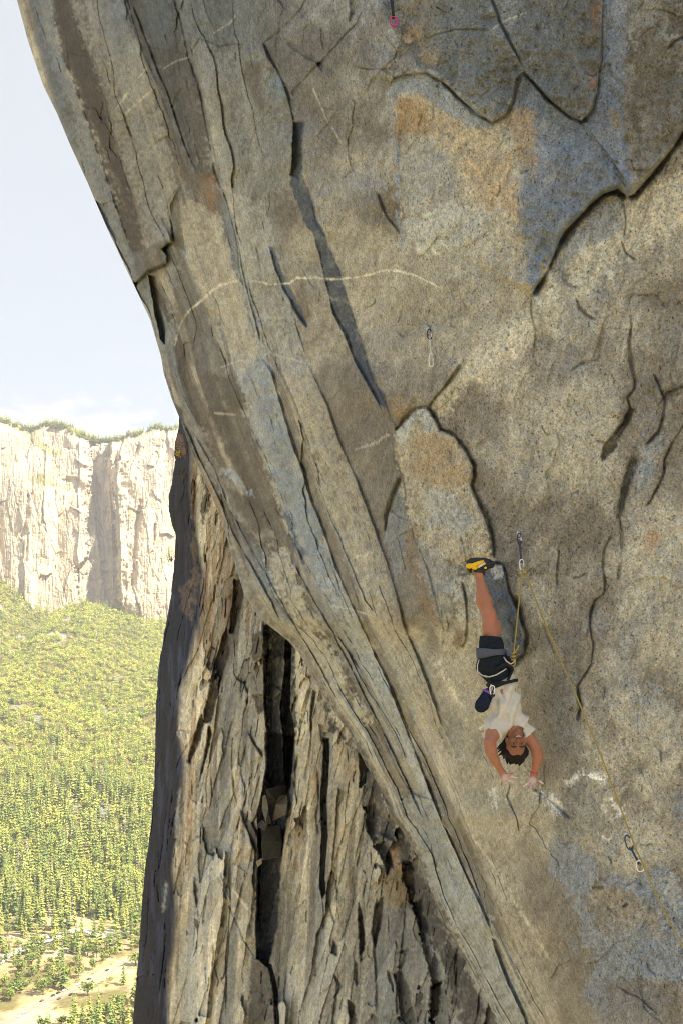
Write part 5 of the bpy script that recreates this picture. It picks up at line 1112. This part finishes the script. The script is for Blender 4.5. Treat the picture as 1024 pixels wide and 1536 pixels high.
# ------------------------------------------------------------------ the climber
PXM = YB / F
def J(u, v, d=0.): return np.array([(u - U0) / F * YB, YB + d, (V0 - v) / F * YB])
class SDF:
    """smooth union of round cones / ellipsoids, meshed with surface nets"""
    def __init__(s, lo, hi, h):
        s.lo = np.array(lo, float); s.h = h; s.n = np.ceil((np.array(hi) - s.lo) / h).astype(int) + 1
        s.D = np.full(s.n, .2, np.float32)
        s.ax = [s.lo[i] + h * np.arange(s.n[i]) for i in range(3)]
    def win(s, lo, hi):
        a = np.clip(np.floor((np.array(lo) - s.lo) / s.h).astype(int), 0, s.n); b = np.clip(np.ceil((np.array(hi) - s.lo) / s.h).astype(int) + 1, 0, s.n)
        sl = tuple(slice(a[i], b[i]) for i in range(3)); return sl, np.meshgrid(*[s.ax[i][sl[i]] for i in range(3)], indexing='ij')
    def comb(s, sl, d, k):
        if d.size == 0: return
        a = s.D[sl]
        if k > 0:
            hh = np.clip(.5 + .5 * (a - d) / k, 0, 1); s.D[sl] = a * (1 - hh) + d * hh - k * hh * (1 - hh)
        else: s.D[sl] = np.minimum(a, d)
    def cone(s, a, b, ra, rb, k=.015, sc=(1, 1, 1)):
        a = np.array(a); b = np.array(b); R_ = max(ra, rb) * max(sc) + .06; sl, (X, Y, Z) = s.win(np.minimum(a, b) - R_, np.maximum(a, b) + R_)
        if X.size == 0: return
        ab = b - a; px, py, pz = X - a[0], Y - a[1], Z - a[2]; t = np.clip((px * ab[0] + py * ab[1] + pz * ab[2]) / (ab @ ab + 1e-12), 0, 1)
        q = np.sqrt(((px - t * ab[0]) / sc[0]) ** 2 + ((py - t * ab[1]) / sc[1]) ** 2 + ((pz - t * ab[2]) / sc[2]) ** 2)
        s.comb(sl, (q - (ra + (rb - ra) * t)), k)
    def ell(s, c, r, k=.015, rot=None, sub=False):
        c = np.array(c); r = np.array(r); R_ = max(r) + .06; sl, (X, Y, Z) = s.win(c - R_, c + R_)
        if X.size == 0: return
        p = np.stack([X - c[0], Y - c[1], Z - c[2]], -1)
        if rot is not None: p = p @ np.array(rot)
        k0 = np.sqrt(((p / r) ** 2).sum(-1)); k1 = np.sqrt(((p / r ** 2) ** 2).sum(-1)) + 1e-9
        d = k0 * (k0 - 1) / k1
        if sub: s.D[sl] = np.maximum(s.D[sl], -d)
        else: s.comb(sl, d, k)
    def cut(s, p, n):          # keep the side the normal does not point to
        X, Y, Z = np.meshgrid(*s.ax, indexing='ij', sparse=True); n = np.array(n, float); n /= np.linalg.norm(n)
        s.D = np.maximum(s.D, ((X - p[0]) * n[0] + (Y - p[1]) * n[1] + (Z - p[2]) * n[2]).astype(np.float32))
    def mesh(s):
        D = s.D; I = D < 0; nx, ny, nz = D.shape
        cnt = np.zeros((nx - 1, ny - 1, nz - 1), np.int8); acc = np.zeros((nx - 1, ny - 1, nz - 1, 3), np.float32)
        def cs(i, j, k_): return slice(i, nx - 1 + i), slice(j, ny - 1 + j), slice(k_, nz - 1 + k_)
        for ax in range(3):
            for o1 in (0, 1):
                for o2 in (0, 1):
                    oa = [0, 0, 0]; others = [i for i in range(3) if i != ax]; oa[others[0]] = o1; oa[others[1]] = o2; ob = list(oa); ob[ax] = 1
                    A = D[cs(*oa)]; B = D[cs(*ob)]; m = (A < 0) != (B < 0)
                    t = np.where(m, A / np.where(m, A - B, 1), 0); p = np.zeros(A.shape + (3,), np.float32)
                    for q in others: p[..., q] = oa[q]
                    p[..., ax] = t; acc += p * m[..., None]; cnt += m
        ok = cnt > 0; idx = -np.ones(ok.shape, np.int64); idx[ok] = np.arange(ok.sum())
        cell = np.argwhere(ok); V = s.lo + s.h * (cell + acc[ok] / cnt[ok][:, None]); Fq = []
        for ax in range(3):
            b_, c_ = [(1, 2), (2, 0), (0, 1)][ax]
            sl0 = [slice(None)] * 3; sl0[ax] = slice(0, -1); sl1 = [slice(None)] * 3; sl1[ax] = slice(1, None)
            m = I[tuple(sl0)] != I[tuple(sl1)]; e = np.argwhere(m); ins = I[tuple(sl0)][m]
            good = (e[:, b_] > 0) & (e[:, c_] > 0) & (e[:, b_] < D.shape[b_] - 1) & (e[:, c_] < D.shape[c_] - 1); e = e[good]; ins = ins[good]
            def at(db, dc): q = e.copy(); q[:, b_] -= db; q[:, c_] -= dc; return idx[q[:, 0], q[:, 1], q[:, 2]]
            f = np.stack([at(1, 1), at(0, 1), at(0, 0), at(1, 0)], -1); f[~ins] = f[~ins][:, ::-1]; Fq.append(f)
        Fq = np.concatenate(Fq); Fq = Fq[(Fq >= 0).all(1)]
        for it in range(2):          # light smoothing
            s_ = np.zeros_like(V); n_ = np.zeros(len(V))
            for i in range(4):
                a_, b2 = Fq[:, i], Fq[:, (i + 1) % 4]; np.add.at(s_, a_, V[b2]); np.add.at(n_, a_, 1); np.add.at(s_, b2, V[a_]); np.add.at(n_, b2, 1)
            V = V * .55 + .45 * s_ / np.maximum(n_, 1)[:, None]
        return V, Fq
root = empty('person', J(738, 1000)); tag(root, 'climber hanging upside down by the feet, white t-shirt, dark shorts, both hands spread', 'person')
lo = J(690, 1195, -.42); hi = J(830, 835, .42)
B = SDF(lo, hi, .0045)
# legs (left one nearest), pelvis, trunk
B.cone(J(731, 928, -.07), J(737, 985, -.05), .056, .082, .02); B.cone(J(732, 934, -.085), J(731, 921, -.085), .050, .049, .02)
B.cone(J(724, 901, -.06), J(731, 926, -.07), .056, .051, .02); B.cone(J(716, 862, -.06), J(723, 900, -.06), .029, .056, .02); B.cone(J(714.5, 852, -.06), J(716, 866, -.06), .033, .029, .015)
B.ell(J(720.5, 896, -.045), (.050, .052, .075), .014); B.ell(J(729, 941, -.09), (.05, .05, .08), .014); B.ell(J(741, 944, -.05), (.045, .05, .08), .014); B.cone(J(714, 851, -.06), J(706, 848, -.06), .03, .024, .015)
B.cone(J(737, 928, .10), J(742, 985, .07), .055, .082, .02); B.cone(J(727, 901, .10), J(737, 926, .10), .055, .05, .02); B.cone(J(722, 862, .10), J(726, 900, .10), .029, .054, .02); B.cone(J(722, 850, .1), J(734, 848, .1), .03, .025, .015)
B.ell(J(740, 1000), (.125, .12, .10), .04); B.cone(J(742, 1003), J(752, 1032), .105, .095, .04, (1, .9, 1)); B.cone(J(752, 1032), J(757, 1064), .10, .125, .04, (1, .85, 1))
B.cone(J(745, 1087, -.03), J(775, 1087, 0), .075, .075, .03)
# neck and head, looking out at the viewer
B.cone(J(764, 1084, -.03), J(769, 1103, -.06), .058, .052, .02)
B.ell(J(770, 1118, -.07), (.070, .085, .088), .02); B.ell(J(769, 1123, -.04), (.074, .088, .075), .02)
B.ell(J(771, 1103, -.10), (.046, .05, .052), .02); B.ell(J(772, 1096.5, -.118), (.026, .03, .025), .015)
hd = np.array([0, 0, 0])
B.cone(J(770, 1114, -.150), J(770.5, 1108.4, -.172), .010, .0135, .010); B.ell(J(770.5, 1107.6, -.160), (.018, .014, .009), .008)
B.cone(J(762.5, 1117.4, -.140), J(777.5, 1117.4, -.140), .011, .011, .010)
for x in (763, 778): B.ell(J(x, 1108.5, -.118), (.022, .022, .02), .014)
B.cone(J(766, 1103.6, -.146), J(776, 1103.6, -.146), .0065, .0065, .006); B.cone(J(767, 1100.2, -.145), J(775.5, 1100.2, -.145), .0075, .0075, .006)
for x in (757.2, 783): B.ell(J(x, 1110.5, -.06), (.012, .022, .032), .006)
# arms
def limb(ch, k=.018):
    for (a, ra), (b, rb) in zip(ch, ch[1:]): B.cone(a, b, ra, rb, k)
limb([(J(742, 1089, -.04), .064), (J(734, 1099, -.12), .055), (J(728.5, 1111, -.17), .046), (J(730.5, 1124, -.165), .044), (J(737, 1138, -.14), .036), (J(748, 1155, -.10), .0255)])
limb([(J(778, 1090, 0), .064), (J(790, 1104, -.02), .052), (J(801, 1121, -.04), .043), (J(804.5, 1134, -.02), .042), (J(803.5, 1146, .0), .034), (J(801, 1161, .03), .0255)])
B.ell(J(728, 1111, -.175), (.034, .036, .04), .02); B.ell(J(730, 1121, -.165), (.044, .04, .052), .012); B.ell(J(805.5, 1132, -.02), (.042, .04, .055), .012); B.ell(J(736, 1097, -.115), (.052, .05, .05), .012); B.ell(J(790, 1106, -.02), (.046, .045, .055), .012)
# hands: palm, thumb from its side, four bent fingers of their own length
def hand(wr, palm, pr, rot, fingers):
    B.cone(wr, palm, .024, .026, .012, (1.15, .75, 1)); B.ell(palm, pr, .012, rot)
    for ch, r0 in fingers:
        n_ = len(ch)
        for i in range(n_ - 1): B.cone(ch[i], ch[i + 1], r0 * (1 - .10 * i), r0 * (1 - .10 * (i + 1)), .004)
hand(J(748, 1155, -.10), J(753, 1163, -.10), (.036, .022, .034), None, [
    ([J(755, 1160, -.12), J(759, 1157.8, -.135), J(763.2, 1158.2, -.14)], .0105), ([J(757, 1162.5, -.10), J(763, 1162.3, -.115), J(769.5, 1164.2, -.12)], .0092),
    ([J(757, 1165.5, -.09), J(762, 1167.2, -.11), J(765.5, 1167.0, -.13)], .0092), ([J(754.5, 1168, -.085), J(757.5, 1172, -.10), J(760, 1173.6, -.12)], .0086), ([J(750.5, 1167.5, -.085), J(748.8, 1171.5, -.095), J(748, 1175.6, -.10)], .0078)])
hand(J(801, 1161, .03), J(799.5, 1170, .02), (.036, .02, .034), None, [
    ([J(804.5, 1168.5, .0), J(808.5, 1172, -.015), J(812.8, 1174.8, -.02)], .0105), ([J(795, 1172, .01), J(790, 1175.5, 0), J(783.6, 1179.8, -.01)], .0094),
    ([J(797, 1174.8, .005), J(794.6, 1178.8, -.015), J(795.4, 1182.6, -.03)], .0094), ([J(800.3, 1175.4, .005), J(799.6, 1179.3, -.02), J(799.6, 1182.2, -.035)], .0088), ([J(803.2, 1174.5, .005), J(804.5, 1178.0, -.015), J(804.5, 1180.8, -.03)], .0080)])
V_, F_ = B.mesh()
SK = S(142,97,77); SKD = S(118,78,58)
pu = V_[:, 0] / V_[:, 1] * F + U0; pv_ = V0 - V_[:, 2] / V_[:, 1] * F
cb_ = np.repeat(SK[None], len(V_), 0) * (1 + .10 * fbm(V_[:, 0] * 30, V_[:, 2] * 30, 3, 501))[:, None]
def mark(c, r, col, a, cur):
    d = np.linalg.norm((V_ - c) / np.array(r), axis=1); w_ = a * sstep(1.25, .6, d); return cur + (np.array(col) - cur) * w_[:, None]
cb_ = mark(J(732, 927, -.13), (.05, .1, .05), S(158,98,74), .6, cb_)                                   # knee
cb_ = mark(J(771, 1098, -.13), (.045, .06, .022), S(96,64,52), .55, cb_)                                # short stubble
cb_ = mark(J(770.5, 1112, -.13), (.07, .075, .10), SKD, 1., cb_)                                           # face darkened, its shade painted on the skin
for x in (764.2, 776.6): cb_ = mark(J(x, 1113, -.14), (.014, .04, .009), S(90,56,44), .5, cb_)
for c0, a in ((J(756, 1166, -.11), .55), (J(797, 1174, 0), .6), (J(766, 1162, -.12), .9), (J(786, 1178, 0), .8), (J(811, 1174, -.02), .8)): cb_ = mark(c0, (.05, .08, .05) if a < .7 else (.03, .05, .03), S(196,182,184), a, cb_)
m_skin = attr_mat('skin', .55, .08, 60., .35, .12)
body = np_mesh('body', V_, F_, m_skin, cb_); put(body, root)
def part(name, sdf, mat, parent=root, disp=None, col=None):
    v, f = sdf.mesh()
    if disp is not None: v = disp(v)
    o = np_mesh(name, v, f, mat, col if col is None else np.repeat(col[None], len(v), 0)); put(o, parent); return o
# face pieces
m_white = simple('tooth_white', (.42, .40, .37), .35, 0, .03, 50.); m_eye = simple('eye_white', (.26, .24, .22), .3, 0, .05, 50.); m_iris = simple('iris', (.02, .012, .008), .25); m_lip = simple('lip', S(140,70,66), .5, 0, .1, 80.); m_hair = simple('hair', (.010, .008, .009), .6, 0, .5, 160., .4, .15)
for x in (764.4, 776.6):
    m = MB(); m.blob(J(x, 1113.2, -.138), (.014, .014, .0075)); e = m.build('eye', m_eye, root)
    m = MB(); m.blob(J(x - .3, 1113.0, -.150), (.0065, .004, .0065)); i_ = m.build('iris', m_iris); i_.parent = e; i_.matrix_parent_inverse = Matrix.Identity(4)
    m = MB(); s_ = 1 if x > 770 else -1; m.tube([J(x - 4.2, 1116.8 + (.5 if s_ < 0 else 1.4) * .5, -.155), J(x, 1117.9, -.160), J(x + 4.2, 1116.8 + (.5 if s_ > 0 else 1.4) * .5, -.155)], [.003, .0055, .003], 6); m.build('eyebrow', m_hair, root)
m = MB(); m.tube([J(766.6, 1103.0, -.149), J(768.6, 1101.7, -.155), J(771, 1101.3, -.156), J(773.4, 1101.7, -.155), J(775.6, 1103.0, -.149)], [.003, .0062, .0066, .0062, .003], 8); mo = m.build('mouth', m_lip, root)
m = MB(); m.tube([J(767.5, 1102.6, -.155), J(769.2, 1101.9, -.161), J(771, 1101.7, -.162), J(772.8, 1101.9, -.161), J(774.6, 1102.6, -.155)], [.0025, .0048, .0052, .0048, .0025], 8); t_ = m.build('teeth', m_white); t_.parent = mo; t_.matrix_parent_inverse = Matrix.Identity(4)
# hair: a cap and locks that fall towards the ground
Hh = SDF(J(738, 1152, -.26), J(800, 1085, .14), .0045)
Hh.ell(J(769.5, 1122, -.025), (.086, .090, .094), 0); Hh.ell(J(769, 1116, -.02), (.083, .078, .09), .01)
Hh.ell(J(770, 1103.5, -.165), (.064, .085, .098), 0, None, True)
hr = random.Random(4)
for i in range(170):
    a = hr.uniform(0, 6.283); e = hr.uniform(-.1, 1.15); d = np.array([math.cos(a) * math.cos(e), math.sin(a) * math.cos(e), -math.sin(e)])
    p = J(769.5, 1121, -.03) + d * np.array([.078, .086, .085])
    if p[1] < J(0, 0, -.075)[1] and p[2] > J(0, 1126)[2]: continue
    sp = np.array([d[0] * .5 + hr.uniform(-.25, .35), d[1] * .3, -1.0]); L = hr.uniform(.025, .06); q = p + sp / np.linalg.norm(sp) * L * .6; q2 = q + np.array([hr.uniform(-.2, .45), 0, -1]) * L * .5
    Hh.cone(p, q, .020, .014, .012); Hh.cone(q, q2, .014, .007, .008)
for i in range(10):   # loose strands at the image left of the neck
    p = J(757 + hr.uniform(-2, 3), 1108 + i * 1.7, -.04); q = p + np.array([-.05 - hr.uniform(0, .03), hr.uniform(-.04, .02), -.035 - hr.uniform(0, .03)]); Hh.cone(p, q, .013, .004, .005)
part('hair', Hh, m_hair)
# t-shirt
Sh = SDF(J(700, 1125, -.36), J(812, 990, .34), .005)
Sh.cone(J(756, 1012, .01), J(752.5, 1030, 0), .085, .110, .03, (1, .95, 1)); Sh.cone(J(752.5, 1030), J(757, 1062), .112, .140, .03, (1, .9, 1)); Sh.cone(J(757, 1062), J(760, 1083, -.01), .142, .128, .03, (1.02, .85, 1))
Sh.cone(J(742, 1085, -.04), J(732.5, 1104, -.125), .088, .080, .03); Sh.cone(J(778, 1086, 0), J(793, 1107, -.025), .084, .072, .03)
Sh.cut(J(734.5, 1101.5, -.12), J(732, 1106, -.16) - J(740, 1090, -.05)); 
def cut_local(s, p, n, c, r):
    sl, (X, Y, Z) = s.win(np.array(c) - r, np.array(c) + r); n = np.array(n, float); n /= np.linalg.norm(n)
    s.D[sl] = np.maximum(s.D[sl], (X - p[0]) * n[0] + (Y - p[1]) * n[1] + (Z - p[2]) * n[2])
cut_local(Sh, J(791, 1103.5, -.02), J(794, 1108, -.03) - J(780, 1090, 0), J(797, 1110, -.02), .085)
Sh.ell(J(769.5, 1103, -.09), (.072, .12, .085), 0, None, True)
Sh.cut(J(755, 1008), (.25, 0, 1))
def folds(v):
    u = v[:, 0] / v[:, 1] * F + U0; w_ = V0 - v[:, 2] / v[:, 1] * F
    c = np.stack([v[:, 0] - J(756, 0)[0], v[:, 1] - YB], -1); nn = c / (np.linalg.norm(c, axis=1, keepdims=True) + 1e-6)
    d = .012 * fbm_s((u - .55 * (w_ - 1050)) / 6.5, (w_ + .3 * u) / 34., 3, 601) + .016 * np.sin((u + .50 * (w_ - 1020)) / 3.3 + 2.2 * fbm(u / 16., w_ / 20., 2, 611)) * sstep(1112, 1085, w_) * sstep(1012, 1040, w_) + .004 * fbm(u / 5., w_ / 7., 3, 607)
    v = v.copy(); v[:, 0] += nn[:, 0] * d; v[:, 1] += nn[:, 1] * d; return v
m_shirt = simple('cotton_white', S(178,176,168), .95, 0, .06, 30., .15); part('tshirt', Sh, m_shirt, root, folds)
# shorts
So = SDF(J(700, 1035, -.3), J(785, 945, .34), .005)
So.cone(J(731.5, 950, -.075), J(736, 985, -.05), .078, .112, .03); So.cone(J(739, 952, .10), J(742, 985, .07), .078, .108, .03); So.ell(J(739, 999), (.142, .150, .108), .04); So.cone(J(742, 1002), J(751, 1024), .118, .104, .03)
So.cut(J(734, 955), (.06, 0, 1)); So.cut(J(748, 1021), (.55, 0, -1))
def sfold(v):
    u = v[:, 0] / v[:, 1] * F + U0; w_ = V0 - v[:, 2] / v[:, 1] * F; d = .008 * fbm((u + w_ * .4) / 9., (w_ - .3 * u) / 16., 3, 621); v = v.copy(); v[:, 0] += d; v[:, 1] -= d; return v
m_shorts = simple('navy_cotton', (.011, .016, .024), .95, 0, .25, 50., .2, .1); part('shorts', So, m_shorts, root, sfold)
# harness worn over the shorts: waist belt, leg loops, tie-in loop, gear loop
def band(name, c, axis, rx, ry, width, mat, thick=.009, xdir=(1, 0, 0), parent=None):
    c = Vector(c); az = Vector(axis).normalized(); ax = (Vector(xdir) - az * Vector(xdir).dot(az)).normalized(); ay = az.cross(ax); V = []; n_ = 40
    for i in range(n_):
        t = 2 * math.pi * i / n_; d = ax * math.cos(t) * rx + ay * math.sin(t) * ry; o_ = d.normalized() * thick
        w_ = width(t) if callable(width) else width
        V += [tuple(c + d - az * w_ / 2), tuple(c + d + o_ - az * w_ * .46), tuple(c + d + o_ + az * w_ * .46), tuple(c + d + az * w_ / 2)]
    f = [(4 * i + q, 4 * i + (q + 1) % 4, 4 * ((i + 1) % n_) + (q + 1) % 4, 4 * ((i + 1) % n_) + q) for i in range(n_) for q in range(4)]
    o = np_mesh(name, np.array(V), np.array(f), mat); put(o, root)
    return o
m_harn = simple('harness_black', (.012, .014, .02), .9, 0, .25, 120., .2, .2); m_harn_grey = simple('harness_grey', S(70,76,92), .9, 0, .2, 120., .2, .2); m_trim = simple('harness_trim', (.36, .36, .34), .8, 0, .1, 100.)
up_ax = np.array(J(742, 1003)) - np.array(J(752, 1032))
hn = band('harness', J(752.5, 1025), (-.22, 0.06, 1), .118, .118, lambda t: .026 + .03 * sstep(.2, -.9, np.cos(t)), m_harn, .012)
def child(o): o.parent = hn; o.matrix_parent_inverse = Matrix.Identity(4)
o = band('leg_loop', J(733, 979, -.06), (-.06, 0, 1), .104, .118, lambda t: .050 + .034 * sstep(-.2, .9, -np.cos(t)), m_harn_grey, .01); child(o)
o = band('leg_loop', J(741, 980, .08), (-.06, 0, 1), .108, .114, .05, m_harn_grey, .01); child(o)
m = MB(); m.tube([J(720, 1013, -.12), J(728, 1015, -.165), J(738, 1012, -.178), J(748, 1006, -.175), J(753, 1003, -.16)], .0055, 6); child(m.build('harness_trim', m_trim, root))
m = MB(); m.tube([J(716, 989, -.08), J(712.5, 998, -.09), J(713, 1007, -.09), J(719, 1012.5, -.10), J(727, 1016, -.11)], .0055, 6); child(m.build('gear_loop', m_trim, root))
m = MB(); m.tube([J(750, 986, -.14), J(753, 992, -.17), J(759, 996, -.165), J(764, 994, -.15), J(767, 989, -.13)], .0065, 6); child(m.build('belay_loop', m_trim, root))
m = MB(); m.tube([J(737, 1003, -.17), J(752, 996, -.175), J(760, 1000, -.15), J(765, 1005, -.09)], .012, 8); m.tube([J(757, 985, -.12), J(762, 995, -.14), J(764, 1006, -.1), J(757, 1020, -.11)], .011, 8); m.tube([J(727, 1016, -.12), J(730, 1024, -.13), J(735, 1034, -.12)], .008, 7); child(m.build('tie_in_strap', m_harn, root))
# climbing shoes
m_sy = simple('shoe_yellow', S(206,166,10), .55, 0, .08, 60.); m_sb = simple('shoe_black', (.014, .017, .024), .6, 0, .2, 60.); m_sg = simple('shoe_grey', (.5, .5, .47), .7, 0, .1, 60.)
def shoe(d, dx, main, name='shoe'):
    q = SDF(J(690 + dx, 872, d - .09), J(752 + dx, 834, d + .09), .004)
    q.cone(J(704 + dx, 849, d), J(718 + dx, 849.5, d), .036, .034, .015, (1, .85, 1)); q.cone(J(718 + dx, 849.5, d), J(733 + dx, 846.5, d), .036, .021, .015, (1, 1.1, .9)); q.cone(J(714.5 + dx, 852, d), J(716 + dx, 858, d), .04, .037, .012); q.cone(J(704 + dx, 849, d), J(702.5 + dx, 853, d), .031, .028, .01)
    return part(name, q, main)
for d, dx in ((-.06, 0), (.10, 7)):
    s_ = shoe(d, dx, m_sb)
    def sub(o): o.parent = s_; o.matrix_parent_inverse = Matrix.Identity(4)
    m = MB(); m.tube([J(698.5 + dx, 846, d), J(704 + dx, 844, d), J(714 + dx, 843.4, d), J(724 + dx, 843.0, d), J(734 + dx, 843.6, d)], [.022, .030, .032, .028, .016], 10, flat=1.25, up=(0, 1, 0)); sub(m.build('sole', m_sb, root))
    if d < 0:
        m = MB(); m.tube([J(699, 852, -.092), J(706, 850, -.103), J(715, 846.5, -.104), J(722, 844, -.099)], [.019, .018, .016, .011], 8, flat=.7, up=(0, 1, 0)); m.blob(J(701.5, 850.5, -.072), (.030, .032, .024)); m.blob(J(709, 853, -.08), (.03, .03, .02)); sub(m.build('strap', m_sy, root))
        m = MB(); m.tube([J(713, 853, -.103), J(719, 849.5, -.104), J(724, 847, -.098)], [.009, .011, .009], 8); sub(m.build('side_panel', m_sg, root))
        m = MB(); m.tube([J(719, 855, -.098), J(721, 851, -.100), J(725, 850, -.093)], [.010, .012, .012], 8); m.blob(J(735, 846.5, d), (.03, .032, .02)); sub(m.build('rubber_patch', m_sb, root))
        m = MB(); m.blob(J(724.2, 853.6, -.098), (.011, .008, .011)); sub(m.build('eyelet', m_sy, root))
        m = MB(); m.tube([J(700.5, 856, -.06), J(700, 861, -.06), J(702, 863.5, -.06)], .008, 6); m.tube([J(706, 857, -.085), J(706, 863, -.085), J(708, 864.5, -.085)], .008, 6); sub(m.build('pull_tab', simple('olive_tape', S(110,104,40), .8), root))
m = MB(); m.tube(ring_pts(J(801.5, 1159, .028), Vector((1, 0, 0)), Vector((0, 1, 0)), .056, .054, 18), .007, 6, True); m.build('wristband', simple('red_band', S(170,50,70), .7), root)
# chalk bag hanging from the back of the harness
cbr = empty('chalk_bag', J(729, 1038, -.10)); tag(cbr, 'dark blue chalk bag with purple rim hanging at the back of the climber', 'chalk bag')
q = SDF(J(705, 1072, -.25), J(742, 1026, .05), .004); q.cone(J(728, 1040, -.10), J(719, 1057, -.10), .046, .054, .02); q.cone(J(719, 1057, -.10), J(717, 1060, -.10), .052, .04, .02); part('bag', q, simple('navy_fleece', (.012, .017, .032), .98, 0, .3, 90., .3, .05), cbr)
m = MB(); axb = (Vector(J(728, 1040)) - Vector(J(719, 1057))).normalized(); axx = axb.cross(Vector((0, 1, 0))).normalized(); m.tube(ring_pts(Vector(J(729.5, 1038.5, -.10)), axx, Vector((0, 1, 0)), .088, .088, 20, 2.0), .012, 8, True); m.build('rim', simple('purple_tape', S(104,70,150), .8, 0, .1, 80.), cbr)
m = MB(); m.tube([J(731.5, 1037, -.14), J(733, 1031, -.145), J(731, 1026, -.14)], .006, 6); m.build('cord', m_trim, cbr)
bk_ = empty('carabiner', J(733, 1036, -.16)); m = MB(); m.tube(ring_pts(Vector(J(732.6, 1034.5, -.155)), Vector((1, 0, 0)), Vector((0, 0, 1)), .036, .075, 18), .0048, 7, True); m.build('link', m_silver, bk_); m = MB(); m.blob(J(733, 1042.5, -.158), (.020, .014, .012)); m.build('lock_sleeve', m_sb, bk_); tag(bk_, 'small silver carabiner with black sleeve on the side of the harness', 'carabiner')

# ------------------------------------------------------------------ camera, sun, sky
cam = bpy.data.cameras.new('Camera'); co = link(bpy.data.objects.new('Camera', cam)); scene.camera = co
co.location = (0, 0, 0); co.rotation_euler = (R(90), 0, 0)
cam.sensor_fit = 'VERTICAL'; cam.sensor_height = 36.0; cam.sensor_width = 24.0
cam.lens = 36.0 * F / 1536.0; cam.shift_y = (V0 - 768.0) / 1536.0; cam.clip_start = .05; cam.clip_end = 60000
sdir = Vector((.62, -.27, .74)).normalized()
sun = bpy.data.lights.new('Sun', 'SUN'); so = link(bpy.data.objects.new('Sun', sun)); sun.energy = 4.6; sun.angle = R(.53); sun.color = (1, .93, .80)
so.rotation_euler = sdir.to_track_quat('Z', 'Y').to_euler()
w = bpy.data.worlds.new('World'); scene.world = w; w.use_nodes = True; nt = w.node_tree
bg = nt.nodes['Background']; sky = nt.nodes.new('ShaderNodeTexSky'); sky.sky_type = 'NISHITA'; sky.sun_disc = False
sky.sun_elevation = math.asin(sdir.z); sky.sun_rotation = math.atan2(sdir.x, sdir.y); sky.dust_density = 6; sky.ozone_density = 1.2; sky.air_density = .75; sky.altitude = 1300
bg.inputs['Strength'].default_value = .15
# thin cumulus low over the rim, by direction in the sky
tc = nt.nodes.new('ShaderNodeTexCoord'); mp = nt.nodes.new('ShaderNodeMapping'); mp.inputs['Scale'].default_value = (3, 3, 7); nt.links.new(tc.outputs['Generated'], mp.inputs[0])
no = nt.nodes.new('ShaderNodeTexNoise'); no.inputs['Scale'].default_value = 2.6; no.inputs['Detail'].default_value = 7; no.inputs['Roughness'].default_value = .6; nt.links.new(mp.outputs[0], no.inputs['Vector'])
sx = nt.nodes.new('ShaderNodeSeparateXYZ'); nt.links.new(tc.outputs['Generated'], sx.inputs[0])
b1 = nt.nodes.new('ShaderNodeMapRange'); b1.interpolation_type = 'SMOOTHSTEP'
b1.inputs['From Min'].default_value = .33; b1.inputs['From Max'].default_value = .26; nt.links.new(sx.outputs[2], b1.inputs[0])
c1 = nt.nodes.new('ShaderNodeMapRange'); c1.interpolation_type = 'SMOOTHSTEP'; c1.inputs['From Min'].default_value = .47; c1.inputs['From Max'].default_value = .6; nt.links.new(no.outputs['Fac'], c1.inputs[0])
mu = nt.nodes.new('ShaderNodeMath'); mu.operation = 'MULTIPLY'; nt.links.new(b1.outputs[0], mu.inputs[0]); nt.links.new(c1.outputs[0], mu.inputs[1])
mx = nt.nodes.new('ShaderNodeMix'); mx.data_type = 'RGBA'; nt.links.new(mu.outputs[0], mx.inputs[0]); veil = nt.nodes.new('ShaderNodeMix'); veil.data_type = 'RGBA'; veil.inputs[0].default_value = .74; nt.links.new(sky.outputs[0], veil.inputs[6]); veil.inputs[7].default_value = (1.74, 1.76, 1.66, 1)     # thin bright veil of high cloud
nt.links.new(veil.outputs[2], mx.inputs[6]); mx.inputs[7].default_value = (2.5, 2.5, 2.45, 1)
nt.links.new(mx.outputs[2], bg.inputs['Color'])
vs = scene.view_settings; vs.view_transform = 'Standard'; vs.look = 'None'; vs.exposure = 1.62; vs.gamma = 1; vs.use_curve_mapping = False
scene.cycles.max_bounces = 6; scene.cycles.diffuse_bounces = 4; scene.cycles.glossy_bounces = 2; scene.cycles.transmission_bounces = 2; scene.cycles.volume_bounces = 0
scene.cycles.sample_clamp_indirect = 6; scene.cycles.use_adaptive_sampling = True; scene.cycles.adaptive_threshold = .015
scene.cycles.filter_width = 1.0; scene.cycles.use_denoising = True; scene.cycles.denoiser = 'OPENIMAGEDENOISE'; scene.cycles.denoising_input_passes = 'RGB_ALBEDO_NORMAL'; scene.cycles.denoising_prefilter = 'NONE'

HAZE = .000115
# the valley air: one box round everything, sky outside
lo_ = Vector((-9500, -3200, -330)); hi_ = Vector((9500, 12500, 1150))
m = MB(); m.box((lo_ + hi_) / 2, hi_ - lo_); mh = bpy.data.materials.new('valley_air'); mh.use_nodes = True; t_ = mh.node_tree; t_.nodes.remove(t_.nodes['Principled BSDF'])
pvn = t_.nodes.new('ShaderNodeVolumePrincipled'); pvn.inputs['Color'].default_value = (.93, .95, 1, 1); pvn.inputs['Density'].default_value = HAZE; pvn.inputs['Anisotropy'].default_value = .2
t_.links.new(pvn.outputs[0], t_.nodes['Material Output'].inputs['Volume']); hz = m.build('haze', mh, None, False); tag(hz, 'thin bright summer haze filling the valley', 'haze', kind='stuff')
